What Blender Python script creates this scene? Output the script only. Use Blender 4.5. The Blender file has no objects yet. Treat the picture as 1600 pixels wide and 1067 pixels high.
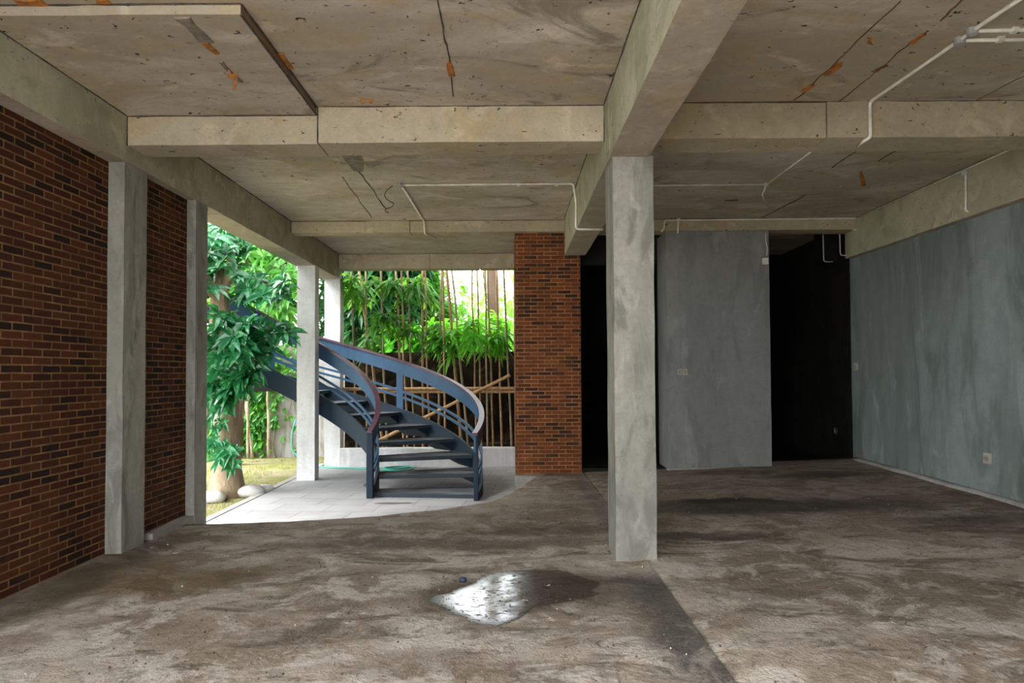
import bpy, math, random
from mathutils import Vector, Matrix, noise as mnoise
R = random.Random(7)
C = bpy.context.scene.collection
PI = math.pi

# ------------------------------------------------------------------ camera
F, PITCH, ROLL, PX0, PY0, EYE = 1067.0, .0256, .0055, 798.0, 555.5, 1.4
_f = Vector((0, math.cos(PITCH), math.sin(PITCH)))
_u0 = Vector((0, -math.sin(PITCH), math.cos(PITCH)))
_r0 = Vector((1, 0, 0))
_r = _r0 * math.cos(ROLL) - _u0 * math.sin(ROLL)
_u = _u0 * math.cos(ROLL) + _r0 * math.sin(ROLL)


def at(px, py, Y=None, Z=None, X=None):
    """survey helper: where the sight line through a photo pixel meets a known plane of the building"""
    d = _f + _r * ((px - PX0) / F) + _u * ((PY0 - py) / F)
    t = Y / d.y if Y is not None else ((Z - EYE) / d.z if Z is not None else X / d.x)
    return Vector((0, 0, EYE)) + d * t


cd = bpy.data.cameras.new('camera')
cam = bpy.data.objects.new('camera', cd)
C.objects.link(cam)
m = Matrix((( _r.x, _u.x, -_f.x), (_r.y, _u.y, -_f.y), (_r.z, _u.z, -_f.z))).to_4x4()
m.translation = (0, 0, EYE)
cam.matrix_world = m
cd.sensor_width = 36.0
cd.lens = 36.0 * F / 1600
cd.shift_x = (800 - PX0) / 1600
cd.shift_y = (PY0 - 533.5) / 1600
cd.clip_start = .05
cd.clip_end = 300
bpy.context.scene.camera = cam

# ------------------------------------------------------------------ materials


class NT:
    def __init__(s, name):
        s.m = bpy.data.materials.new(name)
        s.m.use_nodes = True
        s.t = s.m.node_tree
        s.t.nodes.clear()
        s.out = s.n('ShaderNodeOutputMaterial')
        s.geo = s.n('ShaderNodeNewGeometry')
        s.pos = s.geo.outputs['Position']

    def n(s, typ, **kw):
        nd = s.t.nodes.new(typ)
        for k, v in kw.items():
            setattr(nd, k, v)
        return nd

    def l(s, a, b):
        s.t.links.new(a, b)

    def put(s, sock, v):
        if hasattr(v, 'links'):
            s.l(v, sock)
        else:
            sock.default_value = v

    def vscale(s, vec, sc):
        a = s.n('ShaderNodeVectorMath', operation='MULTIPLY')
        s.l(vec, a.inputs[0])
        a.inputs[1].default_value = sc
        return a.outputs[0]

    def noise(s, scale, detail=4, rough=.55, vec=None, dist=0, color=False):
        a = s.n('ShaderNodeTexNoise')
        s.l(vec or s.pos, a.inputs['Vector'])
        a.inputs['Scale'].default_value = scale
        a.inputs['Detail'].default_value = detail
        a.inputs['Roughness'].default_value = rough
        a.inputs['Distortion'].default_value = dist
        return a.outputs['Color' if color else 'Fac']

    def ramp(s, fac, lo, hi, a=0., b=1.):
        q = s.n('ShaderNodeMapRange')
        s.l(fac, q.inputs['Value'])
        q.interpolation_type = 'SMOOTHSTEP'
        for k, v in (('From Min', lo), ('From Max', hi), ('To Min', a), ('To Max', b)):
            q.inputs[k].default_value = v
        return q.outputs[0]

    def math(s, op, a, b=None):
        q = s.n('ShaderNodeMath', operation=op)
        s.put(q.inputs[0], a)
        if b is not None:
            s.put(q.inputs[1], b)
        return q.outputs[0]

    def mix(s, fac, a, b, blend='MIX'):
        q = s.n('ShaderNodeMix', data_type='RGBA', blend_type=blend)
        s.put(q.inputs[0], fac)
        for i, v in ((6, a), (7, b)):
            s.put(q.inputs[i], v if hasattr(v, 'links') else (*v[:3], 1))
        return q.outputs[2]

    def bump(s, h, strength=.3, dist=.01, normal=None):
        q = s.n('ShaderNodeBump')
        q.inputs['Strength'].default_value = strength
        q.inputs['Distance'].default_value = dist
        s.l(h, q.inputs['Height'])
        if normal is not None:
            s.l(normal, q.inputs['Normal'])
        return q.outputs[0]

    def bsdf(s, color, rough=.8, metal=0., spec=.5, normal=None, trans=None):
        q = s.n('ShaderNodeBsdfPrincipled')
        s.put(q.inputs['Base Color'], color if hasattr(color, 'links') else (*color[:3], 1))
        s.put(q.inputs['Roughness'], rough)
        s.put(q.inputs['Metallic'], metal)
        s.put(q.inputs['Specular IOR Level'], spec)
        if normal is not None:
            s.l(normal, q.inputs['Normal'])
        s.l(q.outputs[0], s.out.inputs[0])
        return q

    def blob(s, cx, cy, rx, ry, soft=.6, wob=.35, nsc=1.6):
        """irregular patch on the floor, 1 inside, 0 outside"""
        w = s.noise(nsc, 4, .6, color=True)
        v = s.n('ShaderNodeVectorMath', operation='MULTIPLY_ADD')
        s.l(w, v.inputs[0])
        v.inputs[1].default_value = (wob * 2, wob * 2, 0)
        s.l(s.pos, v.inputs[2])
        a = s.n('ShaderNodeVectorMath', operation='SUBTRACT')
        s.l(v.outputs[0], a.inputs[0])
        a.inputs[1].default_value = (cx + wob, cy + wob, 0)
        b = s.n('ShaderNodeVectorMath', operation='MULTIPLY')
        s.l(a.outputs[0], b.inputs[0])
        b.inputs[1].default_value = (1 / rx, 1 / ry, 0)
        c = s.n('ShaderNodeVectorMath', operation='LENGTH')
        s.l(b.outputs[0], c.inputs[0])
        return s.ramp(c.outputs['Value'], 1.0, 1 - soft)


def plain(name, col, rough=.6, metal=0., spec=.5, var=.15, sc=8):
    t = NT(name)
    c = t.mix(t.ramp(t.noise(sc), .3, .7), [x * (1 - var) for x in col], [min(1, x * (1 + var)) for x in col])
    t.bsdf(c, rough, metal, spec)
    return t.m


def concrete(name, base, alt, stain, pits=.5, streak=False, seed=0., stain_amt=.6, bump=.25, sc=1.0, zs=.28, dark=.35, flat=None, soft=0., spec=.25):
    t = NT(name)
    off = t.n('ShaderNodeVectorMath', operation='ADD')
    t.l(t.pos, off.inputs[0])
    off.inputs[1].default_value = (seed, seed * 1.7, seed * .6)
    P = off.outputs[0]
    P2 = t.vscale(P, (1.6, 1.6, zs)) if streak else (t.vscale(P, flat) if flat else P)
    c = t.mix(t.ramp(t.noise(.9 * sc, 5, .6, P2, .6), .38, .60), base, alt)
    c = t.mix(t.math('MULTIPLY', t.ramp(t.noise(2.2 * sc, 6, .62, P2, 1.2), .50 - soft, .64 + soft), stain_amt), c, stain)
    o2 = t.n('ShaderNodeVectorMath', operation='ADD')
    t.l(P2, o2.inputs[0])
    o2.inputs[1].default_value = (7.3, 2.2, 5.1)
    c = t.mix(t.ramp(t.noise(3.4 * sc, 5, .6, o2.outputs[0], .8), .55, .68, 0, .55), c, [min(1, x * 1.30) for x in base])
    c = t.mix(t.ramp(t.noise(1.5 * sc, 6, .68, o2.outputs[0], 1.5), .56 - soft, .70 + soft, 0, dark), c, [x * .38 for x in alt])
    c = t.mix(t.ramp(t.noise(11 * sc, 6, .72, P), .35, .75, 0, .30), c, [x * .62 for x in alt])
    c = t.mix(t.ramp(t.noise(40, 4, .7, P), .35, .7, .0, .20), c, [x * .45 for x in base])
    pv = t.vscale(P, (1, 1.6, 2.2))
    pit = t.math('MULTIPLY', t.ramp(t.noise(13, 2, .5, pv, 1.2), .69, .72), pits)
    c = t.mix(pit, c, (.030, .025, .018))
    h = t.math('ADD', t.math('MULTIPLY', t.noise(22, 6, .7, P), .6), t.noise(2.2, 3, .5, P))
    h = t.math('SUBTRACT', h, t.math('MULTIPLY', pit, .6))
    t.bsdf(c, .85, spec=spec, normal=t.bump(h, bump, .02))
    return t.m


M = {}
M['ceiling'] = concrete('ceiling concrete', (.60, .535, .455), (.42, .365, .285), (.47, .37, .22), 1., stain_amt=.75, sc=.75, dark=.75, flat=(.7, 1.3, 1))
M['step'] = concrete('shaded slab edge', (.27, .205, .145), (.20, .15, .105), (.30, .18, .08), .5, seed=1.3)  # shade put into the colour of the lowered panel's side face
M['beam'] = concrete('beam concrete', (.52, .45, .325), (.43, .37, .26), (.50, .38, .21), .9, seed=3.1, stain_amt=.6, dark=.2)
M['beamgreen'] = concrete('beam concrete green lit', (.46, .43, .31), (.38, .36, .25), (.25, .25, .15), .6, seed=5.7, stain_amt=.5)  # greenish garden light put into the colour of the beam sides
M['soffit'] = concrete('beam soffit concrete', (.46, .40, .325), (.37, .32, .25), (.40, .31, .19), .5, seed=6.3, stain_amt=.6, dark=.3)
M['column'] = concrete('column cement', (.37, .355, .305), (.28, .27, .23), (.165, .16, .132), .15, streak=True, seed=8., stain_amt=.8, sc=1.2, zs=.55, soft=.03)
M['white'] = concrete('white washed cement', (.72, .72, .71), (.64, .64, .63), (.50, .49, .46), .1, streak=True, seed=2., dark=.1, stain_amt=.35)
M['plaster'] = concrete('grey plaster', (.265, .305, .30), (.185, .215, .20), (.095, .12, .10), .1, streak=True, seed=11., stain_amt=.75, sc=.55, zs=.42, dark=.5, soft=.05)
M['partition'] = concrete('partition plaster', (.30, .30, .285), (.25, .25, .24), (.18, .18, .17), .15, streak=True, seed=15., stain_amt=.5, sc=.7, zs=.5, dark=.25)
M['dark'] = concrete('unlit room plaster', (.030, .030, .027), (.022, .022, .02), (.016, .016, .015), .1, seed=19., spec=.05)  # darkness of the back rooms put into a near-black colour
M['stonebase'] = concrete('base stone', (.40, .375, .34), (.33, .31, .28), (.24, .22, .19), .3, seed=23.)
M['gardenwall'] = concrete('pale garden wall', (.46, .43, .42), (.36, .34, .33), (.16, .17, .12), .3, streak=True, seed=27., stain_amt=.8)
M['mosswall_shaded'] = concrete('shaded mossy wall', (.009, .007, .005), (.005, .004, .003), (.03, .021, .012), .3, seed=29., stain_amt=.8, spec=0.)  # mossy wall; foliage shade also put into its near-black colour
M['forecourt'] = concrete('forecourt concrete', (.45, .42, .38), (.40, .37, .33), (.33, .3, .26), .3, seed=31.)


def brick(name, c1, c2, cd_, mortar, warm):
    t = NT(name)
    sx = t.n('ShaderNodeSeparateXYZ')
    t.l(t.pos, sx.inputs[0])
    nrm = t.n('ShaderNodeSeparateXYZ')
    t.l(t.geo.outputs['Normal'], nrm.inputs[0])
    ax = t.math('GREATER_THAN', t.math('ABSOLUTE', nrm.outputs[0]), .5)
    u = t.math('ADD', t.math('MULTIPLY', ax, sx.outputs[1]), t.math('MULTIPLY', t.math('SUBTRACT', 1, ax), sx.outputs[0]))
    wob = t.math('MULTIPLY', t.math('SUBTRACT', t.noise(7, 3), .5), .006)
    cb = t.n('ShaderNodeCombineXYZ')
    t.l(u, cb.inputs[0])
    t.l(t.math('ADD', sx.outputs[2], wob), cb.inputs[1])
    b = t.n('ShaderNodeTexBrick')
    b.offset = .5
    t.l(cb.outputs[0], b.inputs['Vector'])
    b.inputs['Color1'].default_value = (0, 0, 0, 1)
    b.inputs['Color2'].default_value = (1, 1, 1, 1)
    b.inputs['Mortar'].default_value = (.5, .5, .5, 1)
    b.inputs['Scale'].default_value = 1
    b.inputs['Mortar Size'].default_value = .0065
    b.inputs['Mortar Smooth'].default_value = .25
    b.inputs['Bias'].default_value = 0
    b.inputs['Brick Width'].default_value = .19
    b.inputs['Row Height'].default_value = .0545
    v = t.n('ShaderNodeSeparateColor')
    t.l(b.outputs['Color'], v.inputs[0])
    tone = v.outputs[0]
    c = t.mix(t.ramp(tone, .1, .5), c1, c2)
    c = t.mix(t.ramp(tone, .6, .85), c, cd_)
    c = t.mix(t.ramp(t.noise(1.1, 4, .6), .45, .7, 0, .5), c, warm)
    c = t.mix(t.ramp(t.noise(26, 4, .7), .4, .75, 0, .45), c, [x * .4 for x in c1])
    mm = t.mix(t.ramp(t.noise(5, 4), .35, .65), mortar, [x * .55 for x in mortar])
    c = t.mix(b.outputs['Fac'], c, mm)
    h = t.math('ADD', t.math('MULTIPLY', b.outputs['Fac'], -1.), t.math('MULTIPLY', t.noise(40, 4, .6), .35))
    t.bsdf(c, .85, spec=.25, normal=t.bump(h, .7, .01))
    return t.m


M['brick_left'] = brick('shaded brown brick', (.088, .0235, .0065), (.050, .0125, .0045), (.014, .006, .004), (.23, .125, .052), (.11, .038, .009))  # darker copy of the pillar brick: backlit shade put into the colour
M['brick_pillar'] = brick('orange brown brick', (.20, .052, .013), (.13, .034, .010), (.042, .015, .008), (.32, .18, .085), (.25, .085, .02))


def floor_mat():
    t = NT('dirty cement floor')
    P = t.pos
    flat = t.vscale(P, (1, 1, 0))
    c = t.mix(t.ramp(t.noise(.7, 6, .65, flat, .8), .40, .58), (.52, .44, .355), (.30, .235, .172))
    c = t.mix(t.ramp(t.noise(2.6, 7, .72, flat, .7), .47, .58, 0, .85), c, (.66, .59, .515))
    c = t.mix(t.ramp(t.noise(1.7, 7, .72, t.vscale(P, (.7, 1.5, 0)), 1.2), .50, .64, 0, .85), c, (.125, .092, .063))
    c = t.mix(t.ramp(t.noise(5.5, 7, .75, t.vscale(P, (.9, 1.4, 0)), .6), .55, .68, 0, .7), c, (.10, .076, .055))
    # browner and darker deeper in: daylight falloff painted into the colour
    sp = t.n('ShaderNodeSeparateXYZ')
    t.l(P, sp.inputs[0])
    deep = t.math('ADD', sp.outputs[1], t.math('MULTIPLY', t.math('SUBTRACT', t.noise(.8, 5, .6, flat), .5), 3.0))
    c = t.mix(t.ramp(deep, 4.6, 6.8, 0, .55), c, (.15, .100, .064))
    # dark stains and bands at fixed spots on the floor
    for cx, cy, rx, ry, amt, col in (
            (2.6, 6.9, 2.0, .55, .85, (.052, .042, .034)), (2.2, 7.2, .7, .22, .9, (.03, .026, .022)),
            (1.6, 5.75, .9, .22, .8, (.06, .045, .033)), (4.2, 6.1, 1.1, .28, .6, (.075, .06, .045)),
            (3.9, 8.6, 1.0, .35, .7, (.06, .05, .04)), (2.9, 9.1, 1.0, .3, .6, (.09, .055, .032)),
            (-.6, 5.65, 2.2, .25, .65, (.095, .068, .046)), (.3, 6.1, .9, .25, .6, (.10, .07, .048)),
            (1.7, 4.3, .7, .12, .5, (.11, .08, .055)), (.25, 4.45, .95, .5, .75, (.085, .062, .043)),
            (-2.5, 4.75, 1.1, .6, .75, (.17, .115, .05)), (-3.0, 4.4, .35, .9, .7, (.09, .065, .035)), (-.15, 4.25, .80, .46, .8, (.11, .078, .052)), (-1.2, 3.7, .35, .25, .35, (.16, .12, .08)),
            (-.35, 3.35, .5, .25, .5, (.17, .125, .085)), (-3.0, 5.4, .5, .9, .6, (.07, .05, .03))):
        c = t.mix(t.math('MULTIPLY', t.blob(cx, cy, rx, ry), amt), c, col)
    # damp strip along the screed joint in front of the column
    w = t.math('MULTIPLY', t.math('SUBTRACT', t.noise(2.4, 6, .7, flat), .5), .5)
    strip = t.math('MULTIPLY', t.ramp(t.math('ADD', sp.outputs[0], w), .60, .86), t.ramp(sp.outputs[0], 1.012, 1.0))
    strip = t.math('MULTIPLY', strip, t.ramp(sp.outputs[1], 5.0, 4.6))
    c = t.mix(t.math('MULTIPLY', strip, .85), c, (.075, .068, .060))
    s2 = t.math('MULTIPLY', t.ramp(t.math('ADD', sp.outputs[0], t.math('MULTIPLY', w, .5)), .78, .9), t.ramp(sp.outputs[0], 1.012, 1.0))
    s2 = t.math('MULTIPLY', s2, t.ramp(sp.outputs[1], 5.4, 5.8))
    c = t.mix(t.math('MULTIPLY', s2, .5), c, (.12, .10, .085))
    # screed swirls paled toward the open front, daylight painted into the colour
    sw = t.noise(5.5, 6, .7, t.vscale(P, (1, .6, 0)), 2.6)
    fr = t.ramp(sp.outputs[1], 4.6, 3.2)
    c = t.mix(t.math('MULTIPLY', t.ramp(sw, .48, .62, 0, .38), fr), c, (.52, .46, .385))
    c = t.mix(t.ramp(t.noise(9, 8, .8, flat, 1.0), .56, .66, 0, .65), c, (.095, .072, .052))
    c = t.mix(t.ramp(t.noise(42, 4, .7, flat, .6), .60, .68, 0, .75), c, (.065, .048, .034))
    c = t.mix(t.ramp(t.noise(70, 3, .6, flat), .68, .73, 0, .5), c, (.58, .52, .45))
    h = t.math('ADD', t.noise(6, 8, .7, flat, 1.5), t.math('MULTIPLY', t.noise(45, 4, .6, flat), .35))
    h = t.math('ADD', h, t.math('MULTIPLY', sw, .45))
    rg = t.ramp(t.noise(2.2, 4, .6, flat), .35, .7, .62, .95)
    t.bsdf(c, rg, spec=.3, normal=t.bump(h, 1., .04))
    return t.m


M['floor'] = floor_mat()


def paver_mat():
    t = NT('grey stone pavers')
    b = t.n('ShaderNodeTexBrick')
    rot = t.n('ShaderNodeVectorRotate', rotation_type='Z_AXIS')
    t.l(t.pos, rot.inputs['Vector'])
    rot.inputs['Angle'].default_value = .10
    t.l(rot.outputs[0], b.inputs['Vector'])
    b.offset = .37
    b.inputs['Color1'].default_value = (.33, .325, .32, 1)
    b.inputs['Color2'].default_value = (.265, .26, .26, 1)
    b.inputs['Mortar'].default_value = (.13, .125, .12, 1)
    b.inputs['Scale'].default_value = 1
    b.inputs['Mortar Size'].default_value = .006
    b.inputs['Brick Width'].default_value = .62
    b.inputs['Row Height'].default_value = .42
    c = t.mix(t.ramp(t.noise(3, 6, .65), .35, .7, 0, .4), b.outputs['Color'], (.42, .415, .41))
    for cx, cy, rx, ry in ((-.95, 9.75, .34, .15), (-2.15, 10.3, .06, .3), (-1.5, 8.75, .3, .08)):
        c = t.mix(t.math('MULTIPLY', t.blob(cx, cy, rx, ry, .3, .05, 5), .85), c, (.07, .055, .045))
    h = t.math('ADD', t.noise(16, 5, .6), t.math('MULTIPLY', b.outputs['Fac'], -1.5))
    t.bsdf(c, .65, spec=.35, normal=t.bump(h, .3, .01))
    return t.m


M['paver'] = paver_mat()


def ground_mat():
    t = NT('patchy lawn earth')
    c = t.mix(t.ramp(t.noise(1.3, 6, .7), .38, .62), (.20, .19, .07), (.30, .25, .17))
    c = t.mix(t.ramp(t.noise(9, 5, .7), .45, .65, 0, .7), c, (.13, .17, .045))
    t.bsdf(c, .95, spec=.15, normal=t.bump(t.noise(30, 5, .7), .5, .03))
    return t.m


M['ground'] = ground_mat()


def leaf_mat(name, a, b, c_, rough=.35, tr=.45, trcol=(.30, .62, .05)):
    t = NT(name)
    c = t.mix(t.ramp(t.noise(3.0, 3, .6), .35, .65), a, b)
    c = t.mix(t.ramp(t.noise(14, 2, .5), .5, .65, 0, .8), c, c_)
    p = t.bsdf(c, rough, spec=.5)
    tl = t.n('ShaderNodeBsdfTranslucent')
    tc = t.mix(.55, c, trcol)
    t.l(tc, tl.inputs['Color'])
    mx = t.n('ShaderNodeMixShader')
    mx.inputs[0].default_value = tr
    t.l(p.outputs[0], mx.inputs[1])
    t.l(tl.outputs[0], mx.inputs[2])
    t.l(mx.outputs[0], t.out.inputs[0])
    return t.m


M['leaf_blue'] = leaf_mat('blue green glossy leaf', (.010, .095, .035), (.02, .16, .06), (.07, .28, .11), .22, .25, (.08, .45, .05))
M['leaf_mid'] = leaf_mat('mid green leaf', (.022, .14, .018), (.045, .24, .02), (.10, .34, .03), .4, .45)
M['leaf_bright'] = leaf_mat('bright green leaf', (.06, .33, .02), (.12, .48, .03), (.24, .62, .06), .4, .5, (.38, .85, .04))
M['leaf_pale'] = leaf_mat('pale sunlit leaf', (.20, .50, .08), (.30, .6, .14), (.42, .7, .22), .5, .55, (.6, .95, .2))
M['leaf_dark'] = leaf_mat('dark green leaf', (.008, .055, .018), (.014, .085, .022), (.03, .13, .03), .4, .25, (.06, .3, .03))
M['grass'] = leaf_mat('dry lawn grass', (.22, .24, .06), (.34, .31, .12), (.16, .26, .05), .7, .3, (.4, .45, .1))
M['bark'] = concrete('pale bark', (.40, .31, .21), (.30, .22, .14), (.17, .12, .075), .4, streak=True, seed=41., sc=3., bump=.6)
M['bark_dark'] = concrete('dark bark', (.13, .09, .06), (.09, .06, .04), (.2, .14, .09), .4, streak=True, seed=43., sc=3., bump=.6)


def stem_mat(name, a, b):
    t = NT(name)
    sx = t.n('ShaderNodeSeparateXYZ')
    t.l(t.pos, sx.inputs[0])
    c = t.mix(t.ramp(t.noise(5, 4, .6, t.vscale(t.pos, (3, 3, .6))), .35, .65), a, b)
    c = t.mix(t.ramp(t.noise(24, 3, .6), .5, .7, 0, .6), c, [x * .4 for x in b])
    t.bsdf(c, .6, spec=.3)
    return t.m


M['stem'] = stem_mat('tan bamboo stem', (.46, .30, .16), (.28, .17, .085))
M['stem2'] = stem_mat('grey tan stem', (.40, .33, .22), (.22, .17, .10))
M['bamboo'] = stem_mat('dry bamboo pole', (.58, .37, .18), (.43, .25, .11))


def steel_mat(name, a, b, rough=.55):
    t = NT(name)
    c = t.mix(t.ramp(t.noise(3, 5, .6), .35, .7), a, b)
    c = t.mix(t.ramp(t.noise(40, 3, .6), .62, .74, 0, .5), c, [x * 2.2 for x in b])
    t.bsdf(c, rough, spec=.3, normal=t.bump(t.noise(50, 3), .08, .005))
    return t.m


M['steel'] = steel_mat('dark blue painted steel', (.003, .013, .025), (.005, .019, .035))
M['rail'] = steel_mat('blue grey painted rail', (.020, .060, .115), (.028, .078, .145), .5)
M['cap'] = steel_mat('maroon handrail paint', (.075, .03, .045), (.11, .055, .075), .28)


def tread_mat():
    t = NT('worn dark tread')
    c = t.mix(t.ramp(t.noise(3, 6, .7, t.vscale(t.pos, (.6, 2.5, 1))), .42, .62), (.022, .028, .036), (.13, .135, .15))
    c = t.mix(t.ramp(t.noise(30, 4, .7), .55, .7, 0, .6), c, (.25, .24, .235))
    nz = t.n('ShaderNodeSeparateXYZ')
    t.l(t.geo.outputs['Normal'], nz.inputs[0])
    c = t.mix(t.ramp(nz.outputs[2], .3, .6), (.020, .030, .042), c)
    t.bsdf(c, .5, spec=.4)
    return t.m


M['tread'] = tread_mat()
M['pvc'] = plain('white conduit plastic', (.82, .79, .70), .45)
M['pvcbox'] = plain('grey junction plastic', (.42, .44, .44), .45)
M['plate'] = plain('cream switch plastic', (.42, .40, .33), .4)
M['plate_dark'] = plain('switch rocker plastic', (.30, .28, .22), .4)
M['slot'] = plain('socket recess', (.04, .04, .035), .5)
M['wire'] = plain('dark wire', (.05, .042, .03), .6)
M['orange'] = plain('orange tape', (.40, .145, .02), .6, var=.4, sc=20)
M['brownstain'] = plain('brown tape', (.16, .085, .035), .7, var=.4, sc=20)
M['papertape'] = plain('grey paper strip', (.22, .19, .15), .8, var=.3, sc=15)
M['hose'] = plain('teal rubber hose', (.03, .38, .27), .4, var=.2)
M['rock'] = concrete('white garden stone', (.62, .60, .57), (.52, .5, .47), (.4, .38, .34), .2, seed=51.)
M['chip'] = plain('pale chips', (.50, .43, .33), .8, var=.4, sc=30)
M['blue'] = plain('blue scrap', (.03, .045, .09), .5)
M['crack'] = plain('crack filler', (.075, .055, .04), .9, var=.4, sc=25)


def water_mat():
    t = NT('shallow water')
    flat = t.vscale(t.pos, (1, 1, 0))
    sp = t.n('ShaderNodeSeparateXYZ')
    t.l(t.pos, sp.inputs[0])
    at_ = t.n('ShaderNodeAttribute', attribute_name='film')
    film = at_.outputs['Fac']
    # grit standing through the film of water; the right end is only damp
    grit = t.ramp(t.noise(34, 5, .75, t.vscale(flat, (.7, 1.2, 1)), 1.0), .55, .62)
    damp = t.ramp(t.math('ADD', sp.outputs[0], t.math('MULTIPLY', t.math('SUBTRACT', t.noise(5, 5, .65, flat), .5), 1.0)), -.16, .34)
    shal = t.ramp(film, 1.0, .3)
    rough = t.math('ADD', t.math('MULTIPLY', shal, .10), t.math('MULTIPLY', damp, .30))
    rough = t.math('ADD', rough, .03)
    c = t.mix(damp, (.022, .019, .018), (.058, .042, .030))
    h = t.math('ADD', t.noise(90, 4, .65, flat, .5), t.math('MULTIPLY', t.noise(22, 3, .6, flat), .25))
    hs = t.n('ShaderNodeBump')
    hs.inputs['Distance'].default_value = .004
    t.l(t.math('ADD', .05, t.math('MULTIPLY', t.math('ADD', shal, damp), .35)), hs.inputs['Strength'])
    t.l(h, hs.inputs['Height'])
    c = t.mix(grit, c, (.035, .027, .02))
    rough = t.math('ADD', rough, t.math('MULTIPLY', grit, .5))
    q = t.bsdf(c, rough, spec=.75, normal=hs.outputs[0])
    tr = t.n('ShaderNodeBsdfTransparent')
    edge = t.math('ADD', film, t.math('MULTIPLY', t.math('SUBTRACT', t.noise(14, 5, .7, flat), .5), .9))
    cov = t.ramp(edge, .25, .45)
    cov = t.math('MULTIPLY', cov, t.math('SUBTRACT', 1, t.math('MULTIPLY', grit, .25)))
    cov = t.math('MULTIPLY', cov, t.math('SUBTRACT', 1, t.math('MULTIPLY', damp, .45)))
    mx = t.n('ShaderNodeMixShader')
    t.l(cov, mx.inputs[0])
    t.l(tr.outputs[0], mx.inputs[1])
    t.l(q.outputs[0], mx.inputs[2])
    t.l(mx.outputs[0], t.out.inputs[0])
    return t.m


M['water'] = water_mat()

# ------------------------------------------------------------------ mesh helpers


class MB:
    def __init__(s):
        s.v, s.f, s.mi = [], [], []

    def add(s, vs, fs, mi=0):
        o = len(s.v)
        s.v += [tuple(p) for p in vs]
        s.f += [tuple(i + o for i in q) for q in fs]
        s.mi += [mi] * len(fs)
        return s

    def hexa(s, p, mi=0):
        """8 corners: bottom ring then top ring"""
        return s.add(p, [(3, 2, 1, 0), (4, 5, 6, 7), (0, 1, 5, 4), (1, 2, 6, 5), (2, 3, 7, 6), (3, 0, 4, 7)], mi)

    def box(s, x0, x1, y0, y1, z0, z1, mi=0):
        return s.hexa([(x0, y0, z0), (x1, y0, z0), (x1, y1, z0), (x0, y1, z0), (x0, y0, z1), (x1, y0, z1), (x1, y1, z1), (x0, y1, z1)], mi)

    def tube(s, pts, rad, n=8, mi=0, caps=True):
        pts = [Vector(p) for p in pts]
        rs = rad if isinstance(rad, (list, tuple)) else [rad] * len(pts)
        vs, fs = [], []
        a = None
        for i, p in enumerate(pts):
            d = (pts[min(i + 1, len(pts) - 1)] - pts[max(i - 1, 0)])
            d = d.normalized() if d.length > 1e-9 else Vector((0, 0, 1))
            if a is None:
                a = d.orthogonal().normalized()
            else:
                a = a - d * a.dot(d)
                a = a.normalized() if a.length > 1e-6 else d.orthogonal().normalized()
            b = d.cross(a)
            for k in range(n):
                t = 2 * PI * k / n
                vs.append(p + (a * math.cos(t) + b * math.sin(t)) * rs[i])
        for i in range(len(pts) - 1):
            for k in range(n):
                fs.append((i * n + k, i * n + (k + 1) % n, (i + 1) * n + (k + 1) % n, (i + 1) * n + k))
        if caps:
            fs.append(tuple(range(n))[::-1])
            fs.append(tuple(range((len(pts) - 1) * n, len(pts) * n)))
        return s.add(vs, fs, mi)

    def sweep(s, rings, mi=0):
        """rings of equal length joined in order, capped"""
        n = len(rings[0])
        vs = [p for r in rings for p in r]
        fs = []
        for i in range(len(rings) - 1):
            for k in range(n):
                fs.append((i * n + k, i * n + (k + 1) % n, (i + 1) * n + (k + 1) % n, (i + 1) * n + k))
        fs.append(tuple(range(n))[::-1])
        fs.append(tuple(range((len(rings) - 1) * n, len(rings) * n)))
        return s.add(vs, fs, mi)

    def leaf(s, base, d, up, L, W, droop=.25, mi=0):
        d = d.normalized()
        side = d.cross(up)
        side = side.normalized() if side.length > 1e-4 else d.orthogonal().normalized()
        nn = side.cross(d).normalized()
        prof = ((0, .14), (.35, 1.), (.7, .78), (1, .03))
        vs = []
        for t, w in prof:
            c = base + d * (L * t) + Vector((0, 0, -droop * L * t * t))
            e = nn * (W * w * .22)
            vs += [c - side * (W * w * .5) + e, c, c + side * (W * w * .5) + e]
        fs = []
        for i in range(3):
            o = i * 3
            fs += [(o, o + 1, o + 4, o + 3), (o + 1, o + 2, o + 5, o + 4)]
        return s.add(vs, fs, mi)

    def build(s, name, mats, parent=None, smooth=False, bevel=0.):
        me = bpy.data.meshes.new(name)
        me.from_pydata(s.v, [], s.f)
        for mt in (mats if isinstance(mats, (list, tuple)) else [mats]):
            me.materials.append(mt)
        if len(me.materials) > 1:
            me.polygons.foreach_set('material_index', s.mi)
        if smooth:
            me.polygons.foreach_set('use_smooth', [True] * len(me.polygons))
        me.update()
        o = bpy.data.objects.new(name, me)
        C.objects.link(o)
        if parent is not None:
            o.parent = parent
            o.matrix_parent_inverse = Matrix.Translation(-parent.location)
        if bevel:
            md = o.modifiers.new('edge', 'BEVEL')
            md.width = bevel
            md.segments = 2
            md.limit_method = 'ANGLE'
        return o


def tag(o, label, cat=None, group=None, kind=None):
    if label:
        o['label'] = label
    if cat:
        o['category'] = cat
    if group:
        o['group'] = group
    if kind:
        o['kind'] = kind
    return o


def thing(name, loc, label, cat, group=None):
    o = bpy.data.objects.new(name, None)
    o.empty_display_size = .1
    C.objects.link(o)
    o.location = loc
    return tag(o, label, cat, group)


def struct(o, label=None, cat=None):
    return tag(o, label, cat, None, 'structure')


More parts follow.
